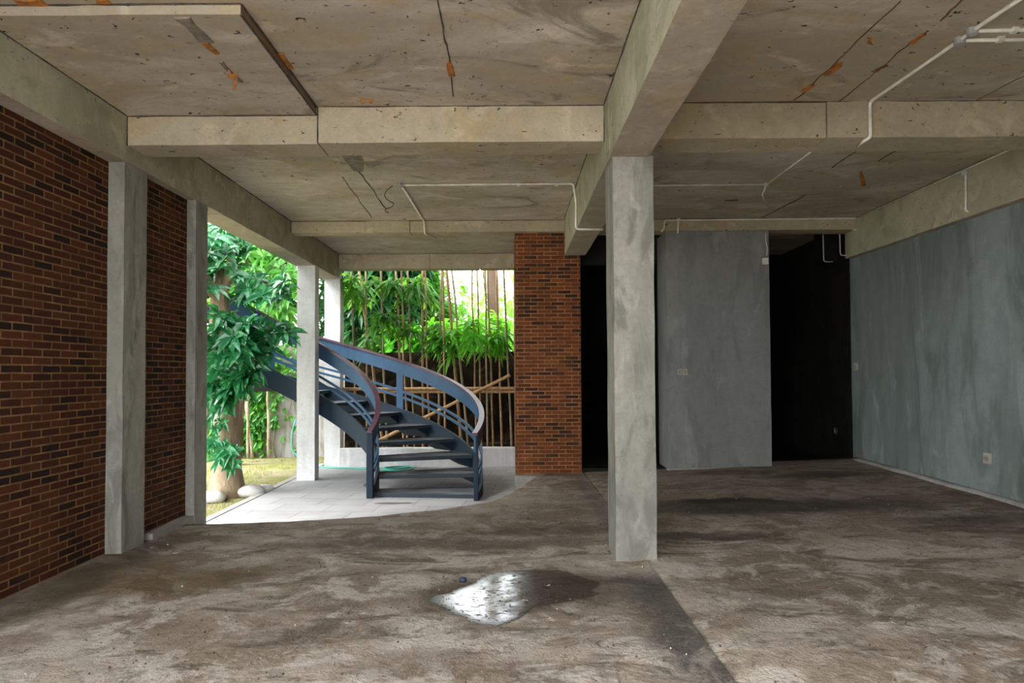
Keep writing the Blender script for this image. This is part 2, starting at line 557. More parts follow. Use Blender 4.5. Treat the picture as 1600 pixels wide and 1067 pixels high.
def rough_box(x0, x1, y0, y1, z0, z1, step=.16, amp=.006, seed=0.):
    """box whose faces are gridded and slightly uneven like poured concrete"""
    mb = MB()
    idx = {}

    def vert(p):
        k = tuple(round(c, 4) for c in p)
        if k not in idx:
            q = Vector(p)
            w = mnoise.noise_vector(q * 2.3 + Vector((seed, seed, seed))) * amp + mnoise.noise_vector(q * 9 + Vector((seed, 0, 0))) * amp * .4
            idx[k] = len(mb.v)
            mb.v.append(tuple(q + w))
        return idx[k]

    def face(o, a, b, na, nb):
        for i in range(na):
            for j in range(nb):
                pts = [o + a * (i / na) + b * (j / nb), o + a * ((i + 1) / na) + b * (j / nb), o + a * ((i + 1) / na) + b * ((j + 1) / nb), o + a * (i / na) + b * ((j + 1) / nb)]
                mb.f.append(tuple(vert(p) for p in pts))
                mb.mi.append(0)
    n = [max(1, round((b - a) / step)) for a, b in ((x0, x1), (y0, y1), (z0, z1))]
    O = Vector((x0, y0, z0))
    X, Y, Z = Vector((x1 - x0, 0, 0)), Vector((0, y1 - y0, 0)), Vector((0, 0, z1 - z0))
    face(O, Y, X, n[1], n[0])
    face(O + Z, X, Y, n[0], n[1])
    face(O, X, Z, n[0], n[2])
    face(O + Y, Z, X, n[2], n[0])
    face(O, Z, Y, n[2], n[1])
    face(O + X, Y, Z, n[1], n[2])
    return mb


# ------------------------------------------------------------------ levels and lines of the building
FRONT = -1.6          # front edge of the floor, behind the camera
ROOF = .9            # open front edge of the roof slab, above the camera's toes
CZ = 3.53             # ceiling
PATIO = -.25
LAWN = -.30


def floor_z(x, y):
    if x <= 1.0:
        return 0.
    return .012 + (x - 1) * (.02 + .0035 * (y - 6))


# ------------------------------------------------------------------ floor
edge_pts = [(-3.4, 6.40), (-3.05, 6.42), (-2.85, 6.445), (-2.24, 6.51), (-1.49, 6.69), (-.78, 7.04), (-.27, 7.45), (-.02, 7.95), (.085, 8.36), (.30, 9.1), (.55, 9.62), (1.0, 9.64)]


def edge_y(x):
    for (a, b), (c, d) in zip(edge_pts, edge_pts[1:]):
        if x <= c:
            return b + (d - b) * (x - a) / (c - a)
    return 9.64


def grid_floor(name, xs, y0, ymax, low):
    mb = MB()
    rows = 110
    for x in xs:
        ym = ymax(x)
        for j in range(rows + 1):
            y = y0 + (ym - y0) * j / rows
            p = Vector((x, y, 0))
            dq = math.hypot((x - .1) / 1.05, (y - 4.35) / .62)
            fl_ = min(1, max(0, (dq - .8) / .5))
            z = floor_z(x, y) + (mnoise.noise(p * 1.3) * .006 + mnoise.noise(p * 4.1) * .004 + mnoise.noise(p * 11) * .0022) * fl_
            if j == rows:
                y += mnoise.noise(Vector((x * 6, 3, 1))) * .02
            mb.v.append((x, y, z))
    n = rows + 1
    for i in range(len(xs) - 1):
        for j in range(rows):
            mb.f.append((i * n + j, (i + 1) * n + j, (i + 1) * n + j + 1, i * n + j + 1))
    # broken edge down to the patio bed
    o = len(mb.v)
    for i, x in enumerate(xs):
        v = mb.v[i * n + rows]
        mb.v.append((v[0], v[1] - .01, low))
    for i in range(len(xs) - 1):
        mb.f.append((i * n + rows, (i + 1) * n + rows, o + i + 1, o + i))
    o2 = len(mb.v)
    for j in range(rows + 1):
        for c in (0, len(xs) - 1):
            pass
    left = [mb.v[j] for j in range(n)]
    o2 = len(mb.v)
    for v in left:
        mb.v.append((v[0], v[1], low))
    for j in range(rows):
        mb.f.append((j, j + 1, o2 + j + 1, o2 + j))
    mb.mi = [0] * len(mb.f)
    return mb.build(name, M['floor'], smooth=True)


xs = [-3.4 + 4.4 * i / 88 for i in range(89)]
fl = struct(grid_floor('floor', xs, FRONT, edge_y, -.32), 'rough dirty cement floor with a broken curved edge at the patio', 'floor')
xs2 = [1.0 + 4.05 * i / 70 for i in range(71)]
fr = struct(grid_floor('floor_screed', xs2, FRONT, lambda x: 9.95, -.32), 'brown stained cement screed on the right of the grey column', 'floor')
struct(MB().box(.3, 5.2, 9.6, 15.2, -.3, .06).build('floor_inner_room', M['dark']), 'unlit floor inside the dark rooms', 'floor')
struct(MB().box(-3.42, .9, 6.2, 12.15, -.45, PATIO).build('patio_floor', M['paver']), 'grey stone paved patio under the staircase', 'patio')
# unseen forecourt, made pale to bounce daylight indoors, and the garden ground
struct(MB().box(-7, .99, -16, FRONT, -.4, -.03).build('forecourt_ground', M['forecourt']), 'unseen pale concrete forecourt bouncing daylight indoors', 'ground')
struct(MB().box(-22, 18, FRONT, 45, -.6, LAWN).build('garden_ground', M['ground']), 'patchy garden lawn beside the patio', 'ground')
struct(MB().box(-3.52, -3.42, 6.2, 12.6, -.42, PATIO + .008).build('patio_edge_trim', M['stonebase']), 'narrow stone edging between patio and lawn', 'trim')

# ------------------------------------------------------------------ ceiling
struct(rough_box(-3.35, 5.3, ROOF, 12.4, CZ, CZ + .2, .3, .004).build('ceiling', M['ceiling']), 'stained bare concrete ceiling slab', 'ceiling')
lp = rough_box(-3.06, -1.54, 3.87, 5.42, 3.468, CZ + .01, .15, .004, 4.)
lp.mi = [1 if min(lp.v[i][0] for i in f) > -1.57 else 0 for f in lp.f]
struct(lp.build('ceiling_lowered_panel', [M['ceiling'], M['step']]), 'lowered ceiling panel in the front left bay', 'ceiling')


struct(MB().box(1.05, 5.3, -4.2, ROOF, CZ, CZ + .2).build('ceiling_light_blocker', M['ceiling']), 'added unseen concrete ceiling keeping light off the right bay', 'ceiling')  # unseen roof extension added to keep the right bay darker
struct(MB().box(1.0, 5.25, -4.2, -4.0, -.05, CZ).build('wall_light_blocker_right', M['plaster']), 'added unseen wall keeping light out of the right bay behind the viewer', 'wall')  # added out of view to close the right bay against front light
struct(MB().box(4.9, 5.25, -4.0, ROOF, -.05, CZ).build('wall_right_front', M['plaster']), 'plaster wall of the right bay behind the viewer', 'wall')
struct(MB().box(.98, 1.06, -4.0, -.5, -.05, CZ).build('wall_light_blocker', M['plaster']), 'added unseen wall blocking light between the bays behind the viewer', 'wall')  # added out of view to stop forecourt light reaching the right ceiling
struct(MB().box(1.06, 5.0, -4.0, FRONT, -.3, .01).build('floor_right_bay', M['floor']), 'cement floor of the right bay behind the viewer', 'floor')


def beam(name, segs, mat, label, bevel=.012):
    mb = MB()
    for i, sgm in enumerate(segs):
        q = rough_box(*sgm, .16, .005, i * 3.3 + sgm[0])
        mb.add(q.v, q.f)
    for i, f in enumerate(mb.f):      # fair faced soffits, painted green light only on the sides
        if max(mb.v[k][2] for k in f) - min(mb.v[k][2] for k in f) < .03:
            mb.mi[i] = 1
    o = mb.build(name, [mat, M['soffit'] if mat is M['beamgreen'] else mat])
    return struct(o, label, 'beam')


beam('concrete_beam', [(.755, 1.05, ROOF, 5.12, 3.028, CZ + .02), (.755, 1.04, 5.128, 9.42, 3.028, CZ + .02)], M['beamgreen'], 'long concrete beam running from the camera over the central column to the brick pillar')
beam('concrete_beam', [(-3.36, -3.05, ROOF, 5.5, 3.098, CZ + .02), (-3.36, -3.055, 5.504, 7.2, 3.103, CZ + .02), (-3.36, -3.05, 7.206, 10.75, 3.098, CZ + .02), (-3.36, -3.05, 10.754, 12.34, 3.1, CZ + .02)], M['beamgreen'], 'long concrete beam over the left brick wall and white porch columns')
beam('concrete_beam', [(4.8, 5.28, ROOF, 9.75, 3.012, CZ + .02)], M['beamgreen'], 'long concrete beam along the top of the grey right wall')
beam('concrete_beam', [(-3.07, -1.528, 5.40, 5.70, 3.232, CZ + .02), (-1.522, .77, 5.385, 5.70, 3.236, CZ + .02)], M['beam'], 'nearer cross beam between left column and central column')
beam('concrete_beam', [(1.03, 2.50, 5.345, 5.68, 3.242, CZ + .02), (2.508, 4.83, 5.335, 5.68, 3.242, CZ + .02)], M['beam'], 'cross beam right of the central column with a white pipe bent over it')
beam('concrete_beam', [(-3.07, -2.02, 9.46, 9.70, 3.368, CZ + .02), (-2.013, -1.4, 9.455, 9.70, 3.366, CZ + .02), (-1.393, .77, 9.46, 9.70, 3.368, CZ + .02)], M['beam'], 'shallow rear cross beam above the brick pillar and patio')
beam('concrete_beam', [(1.02, 3.4, 9.44, 9.75, 3.368, CZ + .02), (3.406, 4.83, 9.44, 9.75, 3.368, CZ + .02)], M['beam'], 'shallow rear cross beam above the grey partition')
beam('concrete_beam', [(-3.07, -1.43, 12.08, 12.36, 3.264, CZ + .02), (-1.424, -.55, 12.08, 12.36, 3.262, CZ + .02), (-.544, .2, 12.08, 12.36, 3.264, CZ + .02)], M['beam'], 'farthest cross beam above the view of stems and garden')
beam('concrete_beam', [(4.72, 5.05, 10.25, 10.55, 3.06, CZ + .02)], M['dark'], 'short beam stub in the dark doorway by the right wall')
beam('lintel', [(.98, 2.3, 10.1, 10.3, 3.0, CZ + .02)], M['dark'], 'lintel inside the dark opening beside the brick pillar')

# ------------------------------------------------------------------ columns


def column(x0, x1, y0, y1, z0, z1, mat, label, seed):
    return struct(rough_box(x0, x1, y0, y1, z0, z1, .11, .005, seed).build('concrete_column', mat), label, 'column')


column(.777, 1.082, 5.117, 5.50, -.02, 3.035, M['column'], 'central square grey column with trowel patches standing on the floor', 1.)
column(-3.36, -3.068, 5.40, 5.735, -.02, 3.105, M['column'], 'grey column between the two left brick walls', 2.)
column(-3.36, -3.052, 6.605, 6.86, -.3, 3.105, M['column'], 'slim grey column at the edge of the garden opening', 3.)
column(-3.33, -3.05, 10.63, 10.855, PATIO - .05, 3.105, M['white'], 'pale porch column standing in front of the staircase', 4.)
column(-3.33, -3.05, 12.2, 12.47, PATIO - .05, 3.105, M['white'], 'pale porch column at the far patio corner behind the staircase', 5.)

# ------------------------------------------------------------------ walls
struct(rough_box(-3.40, -3.195, ROOF, 5.45, -.05, 3.11, .4, .003).build('wall_left', M['brick_left']), 'shaded brown brick wall on the left', 'wall')
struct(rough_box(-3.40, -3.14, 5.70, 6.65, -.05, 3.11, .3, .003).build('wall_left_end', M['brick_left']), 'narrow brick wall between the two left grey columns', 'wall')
struct(rough_box(-3.15, -3.06, 5.85, 6.6, -.02, .05, .1, .01).build('kerb_trim', M['stonebase']), 'low cement ledge at the foot of the narrow brick wall', 'trim')
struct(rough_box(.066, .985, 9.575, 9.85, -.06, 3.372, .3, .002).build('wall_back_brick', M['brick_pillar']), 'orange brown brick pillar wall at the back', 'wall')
struct(rough_box(.05, .52, 9.40, 9.60, PATIO - .02, -.015, .1, .008).build('plinth_trim', M['stonebase'], bevel=.01), 'pale cement footing at the base of the brick pillar', 'trim')
struct(rough_box(2.17, 3.61, 9.49, 10.05, .0, 3.372, .2, .004).build('wall_back_partition', M['partition']), 'grey plastered partition between two dark doorways', 'wall')
struct(rough_box(4.9, 5.25, ROOF, 9.82, -.02, 3.02, .3, .006).build('wall_right', M['plaster']), 'damp streaked grey plaster wall on the right', 'wall')
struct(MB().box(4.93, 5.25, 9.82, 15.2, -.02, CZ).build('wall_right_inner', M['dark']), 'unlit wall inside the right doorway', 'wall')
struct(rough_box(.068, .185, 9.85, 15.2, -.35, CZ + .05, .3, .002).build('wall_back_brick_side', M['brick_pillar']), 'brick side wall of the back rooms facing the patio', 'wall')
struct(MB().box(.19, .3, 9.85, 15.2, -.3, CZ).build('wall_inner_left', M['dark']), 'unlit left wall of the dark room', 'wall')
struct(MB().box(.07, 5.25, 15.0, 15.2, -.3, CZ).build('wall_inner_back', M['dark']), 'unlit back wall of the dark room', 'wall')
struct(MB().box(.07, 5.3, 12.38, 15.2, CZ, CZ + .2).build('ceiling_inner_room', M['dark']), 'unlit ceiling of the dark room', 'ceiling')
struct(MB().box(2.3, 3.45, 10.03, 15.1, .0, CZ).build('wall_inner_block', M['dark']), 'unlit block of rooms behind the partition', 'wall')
# rough screed lip along the right wall
bl = MB()
n = 60
rings = []
for i in range(n + 1):
    y = 2.0 + 7.75 * i / n
    w = .05 + .035 * mnoise.noise(Vector((3, y * 1.5, 0)))
    z = floor_z(4.88, y)
    rings.append([(4.93, y, z - .02), (4.90 - w, y, z - .02), (4.90 - w * .9, y, z + .02), (4.91, y, z + .05)])
bl.sweep(rings)
struct(bl.build('baseboard_right', M['stonebase'], smooth=True), 'pale cement lip along the foot of the right wall', 'baseboard')
# skirting lip under partition
struct(rough_box(2.15, 3.64, 9.455, 9.5, .0, .075, .1, .01).build('baseboard_back', M['stonebase']), 'crumbly cement lip at the foot of the partition', 'baseboard')

# low kerb of the planting bed and garden walls
struct(rough_box(-3.05, .07, 12.1, 12.32, PATIO - .05, .08, .2, .005).build('planter_kerb', M['white'], bevel=.01), 'low whitewashed kerb of the planting bed behind the staircase', 'kerb')
struct(rough_box(-3.4, 4.0, 14.0, 14.25, -.5, 1.84, .3, .02).build('wall_garden_dark', M['mosswall_shaded']), 'shade-darkened mossy boundary wall behind the stems', 'wall')
struct(rough_box(-14., -3.4, 14.0, 14.25, -.5, 2.0, .4, .02).build('wall_garden_pale', M['gardenwall']), 'pale weathered garden boundary wall on the left', 'wall')
bed = struct(rough_box(-3.05, .07, 12.3, 14.0, -.4, -.02, .2, .03).build('planting_bed_ground', M['mosswall_shaded']), 'dark soil of the planting bed', 'ground')

# ------------------------------------------------------------------ water
pud = [(200, 425), (240, 408), (330, 385), (400, 350), (450, 320), (520, 305), (600, 302), (680, 300), (745, 296), (800, 315), (860, 338), (925, 352), (930, 372), (880, 392), (940, 402), (900, 420), (800, 436), (700, 450), (635, 462), (592, 490), (585, 525), (550, 546), (480, 556), (400, 540), (355, 508), (300, 490), (240, 460), (205, 440)]
pw = [at(600 + x / 2.759, 780 + y / 2.759, Z=.006) for x, y in pud]
for _ in range(2):
    pw = [q for a, b in zip(pw, pw[1:] + pw[:1]) for q in (a.lerp(b, .25), a.lerp(b, .75))]
mb = MB()
N = 112
cen = Vector((sum(p.x for p in pw), sum(p.y for p in pw), 0)) / len(pw)
pol = sorted((math.atan2((p.y - cen.y) * 2.5, p.x - cen.x), math.hypot((p.y - cen.y) * 2.5, p.x - cen.x)) for p in pw)
pol = [(a - 2 * PI, r) for a, r in pol[-6:]] + pol + [(a + 2 * PI, r) for a, r in pol[:6]]
rr = []
for i in range(N):
    a = -PI + 2 * PI * i / N
    k = max(q for q in range(len(pol) - 1) if pol[q][0] <= a)
    (a0, r0), (a1, r1) = pol[k], pol[k + 1]
    rr.append(r0 + (r1 - r0) * (a - a0) / max(1e-6, a1 - a0))
for _ in range(2):
    rr = [(rr[i - 1] + 2 * rr[i] + rr[(i + 1) % N]) / 4 for i in range(N)]
ring = []
for i in range(N):
    a = -PI + 2 * PI * i / N
    p = cen + Vector((math.cos(a) * rr[i], math.sin(a) * rr[i] / 2.5, 0))
    ring.append(p + Vector((mnoise.noise(p * 9), mnoise.noise(p * 9 + Vector((5, 5, 5))), 0)) * .025)
vs = []
for s_, z in ((1.06, .0012), (1.0, .0024), (.9, .003), (.72, .0032), (.4, .0032)):
    for p in ring:
        q = cen + (p - cen) * s_
        vs.append((q.x, q.y, z))
vs.append((cen.x, cen.y, .0032))
fs = [(k * N + i, k * N + (i + 1) % N, (k + 1) * N + (i + 1) % N, (k + 1) * N + i) for k in range(4) for i in range(N)]
fs += [(4 * N + i, 4 * N + (i + 1) % N, 5 * N) for i in range(N)]
mb.add(vs, fs)
wp = mb.build('water_puddle', M['water'], smooth=True)
fa = wp.data.attributes.new('film', 'FLOAT', 'POINT')
fa.data.foreach_set('value', [0.] * N + [.35] * N + [.8] * N + [1.] * (2 * N + 1))
tag(wp, 'shiny shallow puddle on the cement floor reflecting daylight', 'puddle')

# grit, straw and chips strewn over the floor
mb = MB()
for i in range(900):
    y = 2.9 + 6.2 * R.random() ** 1.6
    x = R.uniform(-.62, .68) * y * 1.02
    if x < -3.0 or x > 4.7 or y > edge_y(x) - .1 and x < 1:
        continue
    z = floor_z(x, y) + mnoise.noise(Vector((x, y, 0)) * 1.3) * .006 + .004
    if R.random() < .45:
        a, L = R.uniform(0, PI), R.uniform(.012, .045)
        d = Vector((math.cos(a), math.sin(a), 0)) * L
        mb.tube([Vector((x, y, z)), Vector((x, y, z + .004)) + d], R.uniform(.001, .0022), 4, R.choice((0, 1, 1, 1)))
    else:
        r = R.uniform(.0015, .0055)
        mb.hexa([(x - r, y - r, z - .004), (x + r * .7, y - r, z - .004), (x + r, y + r, z - .004), (x - r, y + r * .6, z - .004), (x - r * .5, y - r * .4, z + r), (x + r * .4, y - r * .6, z + r * .8), (x + r * .5, y + r * .5, z + r), (x - r * .6, y + r * .4, z + r * .7)], 0 if R.random() < .12 else 1)
for i in range(46):
    p = at(R.uniform(700, 900), R.uniform(900, 962), Z=.003)
    a, L = R.uniform(-.4, .4), R.uniform(.008, .035)
    d = Vector((math.cos(a), math.sin(a), 0)) * L
    n_ = Vector((-d.y, d.x, 0)) * .3
    mb.add([p - d, p - n_, p + d, p + n_, p + Vector((0, 0, .004))], [(0, 1, 4), (1, 2, 4), (2, 3, 4), (3, 0, 4)], 1)
tag(mb.build('floor_debris', [M['chip'], M['crack']]), 'straw bits and cement crumbs strewn over the floor', 'debris', kind='stuff')
sc = at(723, 904, Z=.02)
mb = MB()
rings = []
for z, r in ((-.012, .024), (.010, .026), (.016, .018)):
    rings.append([(sc.x + r * math.cos(2 * PI * k / 14), sc.y + r * math.sin(2 * PI * k / 14), .012 + z) for k in range(14)])
mb.sweep(rings)
tag(mb.build('plastic_scrap', M['blue'], smooth=True), 'small dark blue scrap lying just behind the puddle', 'scrap')

# ------------------------------------------------------------------ staircase (winds up to the left round a tree)
SX, SY, AI, BI, AO, BO, TH0, DTH, Z1, RISE, HR = -3.314, 9.40, 1.46, 1.501, 2.909, 2.664, -.139, .238, -.197, .188, .888
KMAX = 19.5


def sp(k, w, dz=0., off=0.):
    """point on the flight: k = tread number, w 0 inner string .. 1 outer string; off = outward shift in metres"""
    th = TH0 + DTH * (k - 1)
    a = AI + (AO - AI) * w + off
    b = BI + (BO - BI) * w + off
    return Vector((SX + a * math.cos(th), SY + b * math.sin(th), Z1 + RISE * (k - 1) + dz))


st = thing('spiral_staircase', (SX, SY, PATIO), 'curving dark blue steel staircase with open treads rising from the patio', 'staircase')


def strip(name, k0, k1, w, lo, hi, half, mat, parent, off=0., clamp=None, step=.2):
    n = max(2, int((k1 - k0) / step))
    rings = []
    for i in range(n + 1):
        k = k0 + (k1 - k0) * i / n
        a, b = sp(k, w, lo, off - half), sp(k, w, lo, off + half)
        c, d = sp(k, w, hi, off + half), sp(k, w, hi, off - half)
        if clamp is not None:
            a.z = b.z = max(a.z, clamp)
            c.z = d.z = max(c.z, clamp + .02)
        rings.append([a, b, c, d])
    return MB().sweep(rings).build(name, mat, parent)


K0 = .72
strip('stringer', .8, KMAX, 0, -.25, .075, .016, M['steel'], st, clamp=PATIO)
strip('stringer', .75, KMAX, 1, -.25, .055, .016, M['steel'], st, clamp=PATIO)
for w, k0 in ((0, .72), (1, .70)):
    g = strip('guard_panel', k0, KMAX, w, HR - .25, HR - .032, .013, M['rail'], st)
    strip('handrail', k0 - .02, KMAX, w, HR - .034, HR, .036, M['cap'], st)
    strip('mid_rail', k0 + .05, KMAX, w, .335, .375, .011, M['rail'], st)
    strip('mid_rail', k0 + .05, KMAX, w, .235, .275, .011, M['rail'], st)
    # end post
    p = sp(k0 + .08, w)
    h = .043 if w == 0 else .030
    top = Z1 + RISE * (k0 - 1) + HR - .02
    MB().box(p.x - h, p.x + h, p.y - h, p.y + h, PATIO, top).build('newel_post', M['steel'], st, bevel=.006)
for k, w in ((6.05, 1), (10.4, 1), (14.8, 1), (9.6, 0), (13.5, 0)):
    dk = .10 if w else .16
    strip('upright', k - dk, k + dk, w, .0, HR - .04, .014, M['rail'], st, step=.05)
for k in range(1, 20):
    k1 = k + 1.02
    nseg = 4
    rings = []
    for i in range(nseg + 1):
        kk = k + (k1 - k) * i / nseg
        i0, o0 = sp(kk, 0, 0), sp(kk, 1, 0)
        z = Z1 + RISE * (k - 1)
        rings.append([(i0.x, i0.y, z - .055), (o0.x, o0.y, z - .055), (o0.x, o0.y, z), (i0.x, i0.y, z)])
    tr = MB().sweep(rings).build('tread', M['tread'], st, bevel=.004)
    # tapering gusset under the outer end of the tread
    mb = MB()
    if k > 1:
        a, b = sp(k + .08, 1), sp(k + .08, .80)
        a2, b2 = sp(k + .9, 1), sp(k + .9, .80)
        z = Z1 + RISE * (k - 1) - .054
        mb.add([(a.x, a.y, z), (b.x, b.y, z), (a.x, a.y, z - .15), (a2.x, a2.y, z), (b2.x, b2.y, z), (a2.x, a2.y, z - .15)],
               [(0, 1, 2), (3, 5, 4), (0, 3, 4, 1), (1, 4, 5, 2), (2, 5, 3, 0)])
        g = mb.build('bracket', M['steel'], tr)
        g.matrix_parent_inverse = Matrix.Identity(4)
MB().hexa([sp(19.4, 0, .0), sp(19.4, 1, .0), Vector((-3.36, 6.6, 3.5)), Vector((-3.36, 7.9, 3.5)), sp(19.4, 0, .06), sp(19.4, 1, .06), Vector((-3.36, 6.6, 3.56)), Vector((-3.36, 7.9, 3.56))]).build('landing', M['steel'], st)

# ------------------------------------------------------------------ conduits
PR = .0125


def pipe_path(pts, r=.04):
    """round the corners of a polyline"""
    pts = [Vector(p) for p in pts]
    out = [pts[0]]
    for a, b, c in zip(pts, pts[1:], pts[2:]):
        d1, d2 = (a - b), (c - b)
        q = min(r, d1.length * .45, d2.length * .45)
        p0, p1 = b + d1.normalized() * q, b + d2.normalized() * q
        for i in range(5):
            t = i / 4
            out.append(p0 * (1 - t) ** 2 + b * 2 * t * (1 - t) + p1 * t * t)
    out.append(pts[-1])
    return out


def conduit(label, runs, boxes=(), r=PR, clips=()):
    base = Vector(runs[0][0])
    t = thing('ceiling_conduit', base, label, 'pipe', 'surface conduits on the concrete')
    for rn in runs:
        MB().tube(pipe_path(rn), r, 8).build('pipe', M['pvc'], t, smooth=True)
    for b in boxes:
        b = Vector(b)
        rings = [[(b.x + rr * math.cos(2 * PI * k / 12), b.y + rr * math.sin(2 * PI * k / 12), b.z + z) for k in range(12)] for z, rr in ((-.026, .026), (-.022, .034), (.02, .034))]
        MB().sweep(rings).build('junction_box', M['pvcbox'], t, smooth=False)
    for c in clips:
        c = Vector(c)
        MB().box(c.x - .02, c.x + .02, c.y - .02, c.y + .02, c.z - .016, c.z + .016).build('clip', M['pvc'], t)
    return t


cz = CZ - .013
c1 = at(625, 289, Z=cz)
c2 = at(901, 288, Z=cz)
bx = .755 - .013
p_dn = Vector((bx, c2.y, cz))
j = Vector((bx, c2.y + .35, 3.06))
e = at(944, 352, Z=3.015)
conduit('white conduit crossing the middle ceiling from a junction box and dropping down the central beam',
        [[c1, (bx - .03, c1.y - .02, cz), (bx, c1.y, 3.3), (bx, c1.y + .05, 3.018), (1.05, c1.y + .05, 3.012)]], [c1],
        clips=[at(810, 288, Z=cz), at(870, 288, Z=cz)])
q0 = at(629, 292, Z=cz)
q1 = at(661, 343, Z=cz)
conduit('short white conduit bending over the rear cross beam above the patio',
        [[q0, (q1.x, 9.43, cz), (q1.x + .01, 9.447, 3.36), (q1.x + .01, 9.47, 3.35), at(680, 372, Z=3.40)]])
r1 = at(1198, 288, Z=cz)
r0 = Vector((1.06, r1.y + .03, cz))
conduit('thin white conduit on the right ceiling ending in a loose hanging tail',
        [[r0, r1], [r1, at(1281, 227, Z=cz)], [r1, at(1191, 305, Z=cz - .02), at(1199, 321, Z=cz - .06)]], [r1], r=.010)
g1, g2 = at(1519, 48, Z=cz), at(1499, 63, Z=cz)
b1 = at(1360, 163, Y=5.31)
conduit('thick white conduit running from the top right corner and bent over the right cross beam',
        [[at(1640, -32, Z=cz), g1, g2, (b1.x, 5.32, cz), (b1.x, 5.318, 3.235), (b1.x - .03, 5.36, 3.222), at(1341, 229, Z=3.226)]],
        [g1, g2], r=.014)
conduit('upper of two parallel white conduits leaving the junctions at the top right', [[g1, at(1660, 46, Z=cz)]], r=.013, clips=[at(1585, 47, Z=cz)])
conduit('lower of two parallel white conduits leaving the junctions at the top right', [[g2, at(1660, 61, Z=cz)]], r=.013, clips=[at(1563, 61, Z=cz)])
yb = 9.425
conduit('white conduit along the rear beam above the grey partition',
        [[at(1033, 362, Y=yb), at(1038, 357, Y=yb), at(1038, 344, Y=yb), at(1341, 341, Y=yb), at(1345, 345, Y=yb), at(1345, 358, Y=yb), at(1333, 359, Y=yb)],
         [at(1060, 344, Y=yb), at(1059, 364, Y=yb)]], clips=[at(1060, 342, Y=yb)], r=.011)
xr = 4.785
conduit('white conduit along the top of the right wall beam with one drop',
        [[Vector((xr, 9.3, CZ - .02)), Vector((xr, 1.5, CZ - .02))],
         [at(1509, 268, X=xr), at(1509, 331, X=xr), at(1534, 331, X=xr + .1)]], [at(1508, 271, X=xr)], r=.011)
yd = 10.2
conduit('thin conduit frame outlining the beam stub in the dark right doorway',
        [[at(1286, 366, Y=yd), at(1287, 409, Y=yd), at(1302, 409, Y=yd)], [at(1312, 366, Y=9.72), at(1313, 399, Y=9.72), at(1328, 399, Y=9.72)]], r=.008)
# loose wire
wv = [at(x, y, Z=z) for x, y, z in ((613, 291, 3.51), (604, 297, 3.50), (600, 306, 3.46), (606, 313, 3.44), (616, 318, 3.45), (612, 324, 3.48), (603, 326, 3.50), (601, 330, 3.51), (607, 333, 3.515))]
tag(MB().tube(pipe_path(wv, .06), .005, 6).build('electric_wire', M['wire'], smooth=True), 'loose dark wire dangling from the middle ceiling junction', 'wire')
wv = [at(x, y, Y=9.44) for x, y in ((1196, 364), (1197, 378), (1199, 388), (1198, 399))]
cb = thing('junction_box', at(1196, 408, Y=9.45), 'small white box on a short cable at the top right corner of the partition', 'box')
MB().tube(wv, .006, 6).build('cable', M['pvc'], cb, smooth=True)
p = at(1196, 408, Y=9.45)
MB().box(p.x - .035, p.x + .035, 9.43, 9.49, p.z - .045, p.z + .045).build('box_body', M['pvc'], cb, bevel=.006)

# ------------------------------------------------------------------ switches and sockets


def plate_y(px, py, y, w, h, label, n=1, socket=False):
    p = at(px, py, Y=y)
    t = thing('wall_switch' if not socket else 'wall_socket', (p.x, y, p.z), label, 'socket' if socket else 'switch')
    for i in range(n):
        x = p.x + (i - (n - 1) / 2) * (w + .012)
        MB().box(x - w / 2, x + w / 2, y - .008, y + .012, p.z - h / 2, p.z + h / 2).build('cover_plate', M['plate'], t, bevel=.003)
        MB().box(x - w * .22, x + w * .22, y - .014, y, p.z - h * .3, p.z + h * .3).build('rocker', M['plate_dark'], t, bevel=.002)


def plate_x(px, py, x, w, h, label, socket=False, mat='plate'):
    p = at(px, py, X=x)
    t = thing('wall_switch' if not socket else 'wall_socket', (x, p.y, p.z), label, 'socket' if socket else 'switch')
    MB().box(x - .012, x + .012, p.y - w / 2, p.y + w / 2, p.z - h / 2, p.z + h / 2).build('cover_plate', M[mat], t, bevel=.003)
    if socket:
        mb = MB()
        rings = [[(x - .013 + dx, p.y + rr * math.cos(2 * PI * k / 14), p.z + rr * math.sin(2 * PI * k / 14)) for k in range(14)] for dx, rr in ((.002, w * .34), (-.004, w * .34), (-.004, w * .27), (.0, w * .25))]
        mb.sweep(rings).build('socket_face', M['plate_dark'], t)
        for dy in (-.012, .012):
            MB().box(x - .016, x - .01, p.y + dy - .004, p.y + dy + .004, p.z - .004, p.z + .004).build('pin_hole', M['slot'], t)
    else:
        MB().box(x - .017, x, p.y - w * .25, p.y + w * .25, p.z - h * .3, p.z + h * .3).build('rocker', M['plate_dark'], t, bevel=.002)


plate_y(1066, 581, 9.485, .062, .085, 'double light switch on the grey partition', 2)
plate_x(1337, 573, 4.89, .09, .11, 'small switch at the far end of the right wall by the dark doorway')
plate_x(1543, 716, 4.89, .10, .11, 'cream wall socket low on the right wall', True)
plate_x(1306, 673, 4.925, .09, .10, 'dim socket low on the unlit wall inside the right doorway', True, 'slot')  # doorway shade put into the near-black cover plate colour

# ------------------------------------------------------------------ torn tape and joint seams on the ceilings


def seam(name, pts, w, mat, label, cat, z=CZ):
    """thin strip under the ceiling following a joint"""
    P = [at(x, y, Z=z) for x, y in pts]
    rings = []
    for i, p in enumerate(P):
        d = (P[min(i + 1, len(P) - 1)] - P[max(i - 1, 0)]).normalized()
        s_ = Vector((-d.y, d.x, 0)) * w * (.6 + .8 * R.random())
        rings.append([p - s_ + Vector((0, 0, .004)), p + s_ + Vector((0, 0, .004)), p + s_ * .9 - Vector((0, 0, .006)), p - s_ * .9 - Vector((0, 0, .006))])
    return tag(MB().sweep(rings).build(name, mat), label, cat)


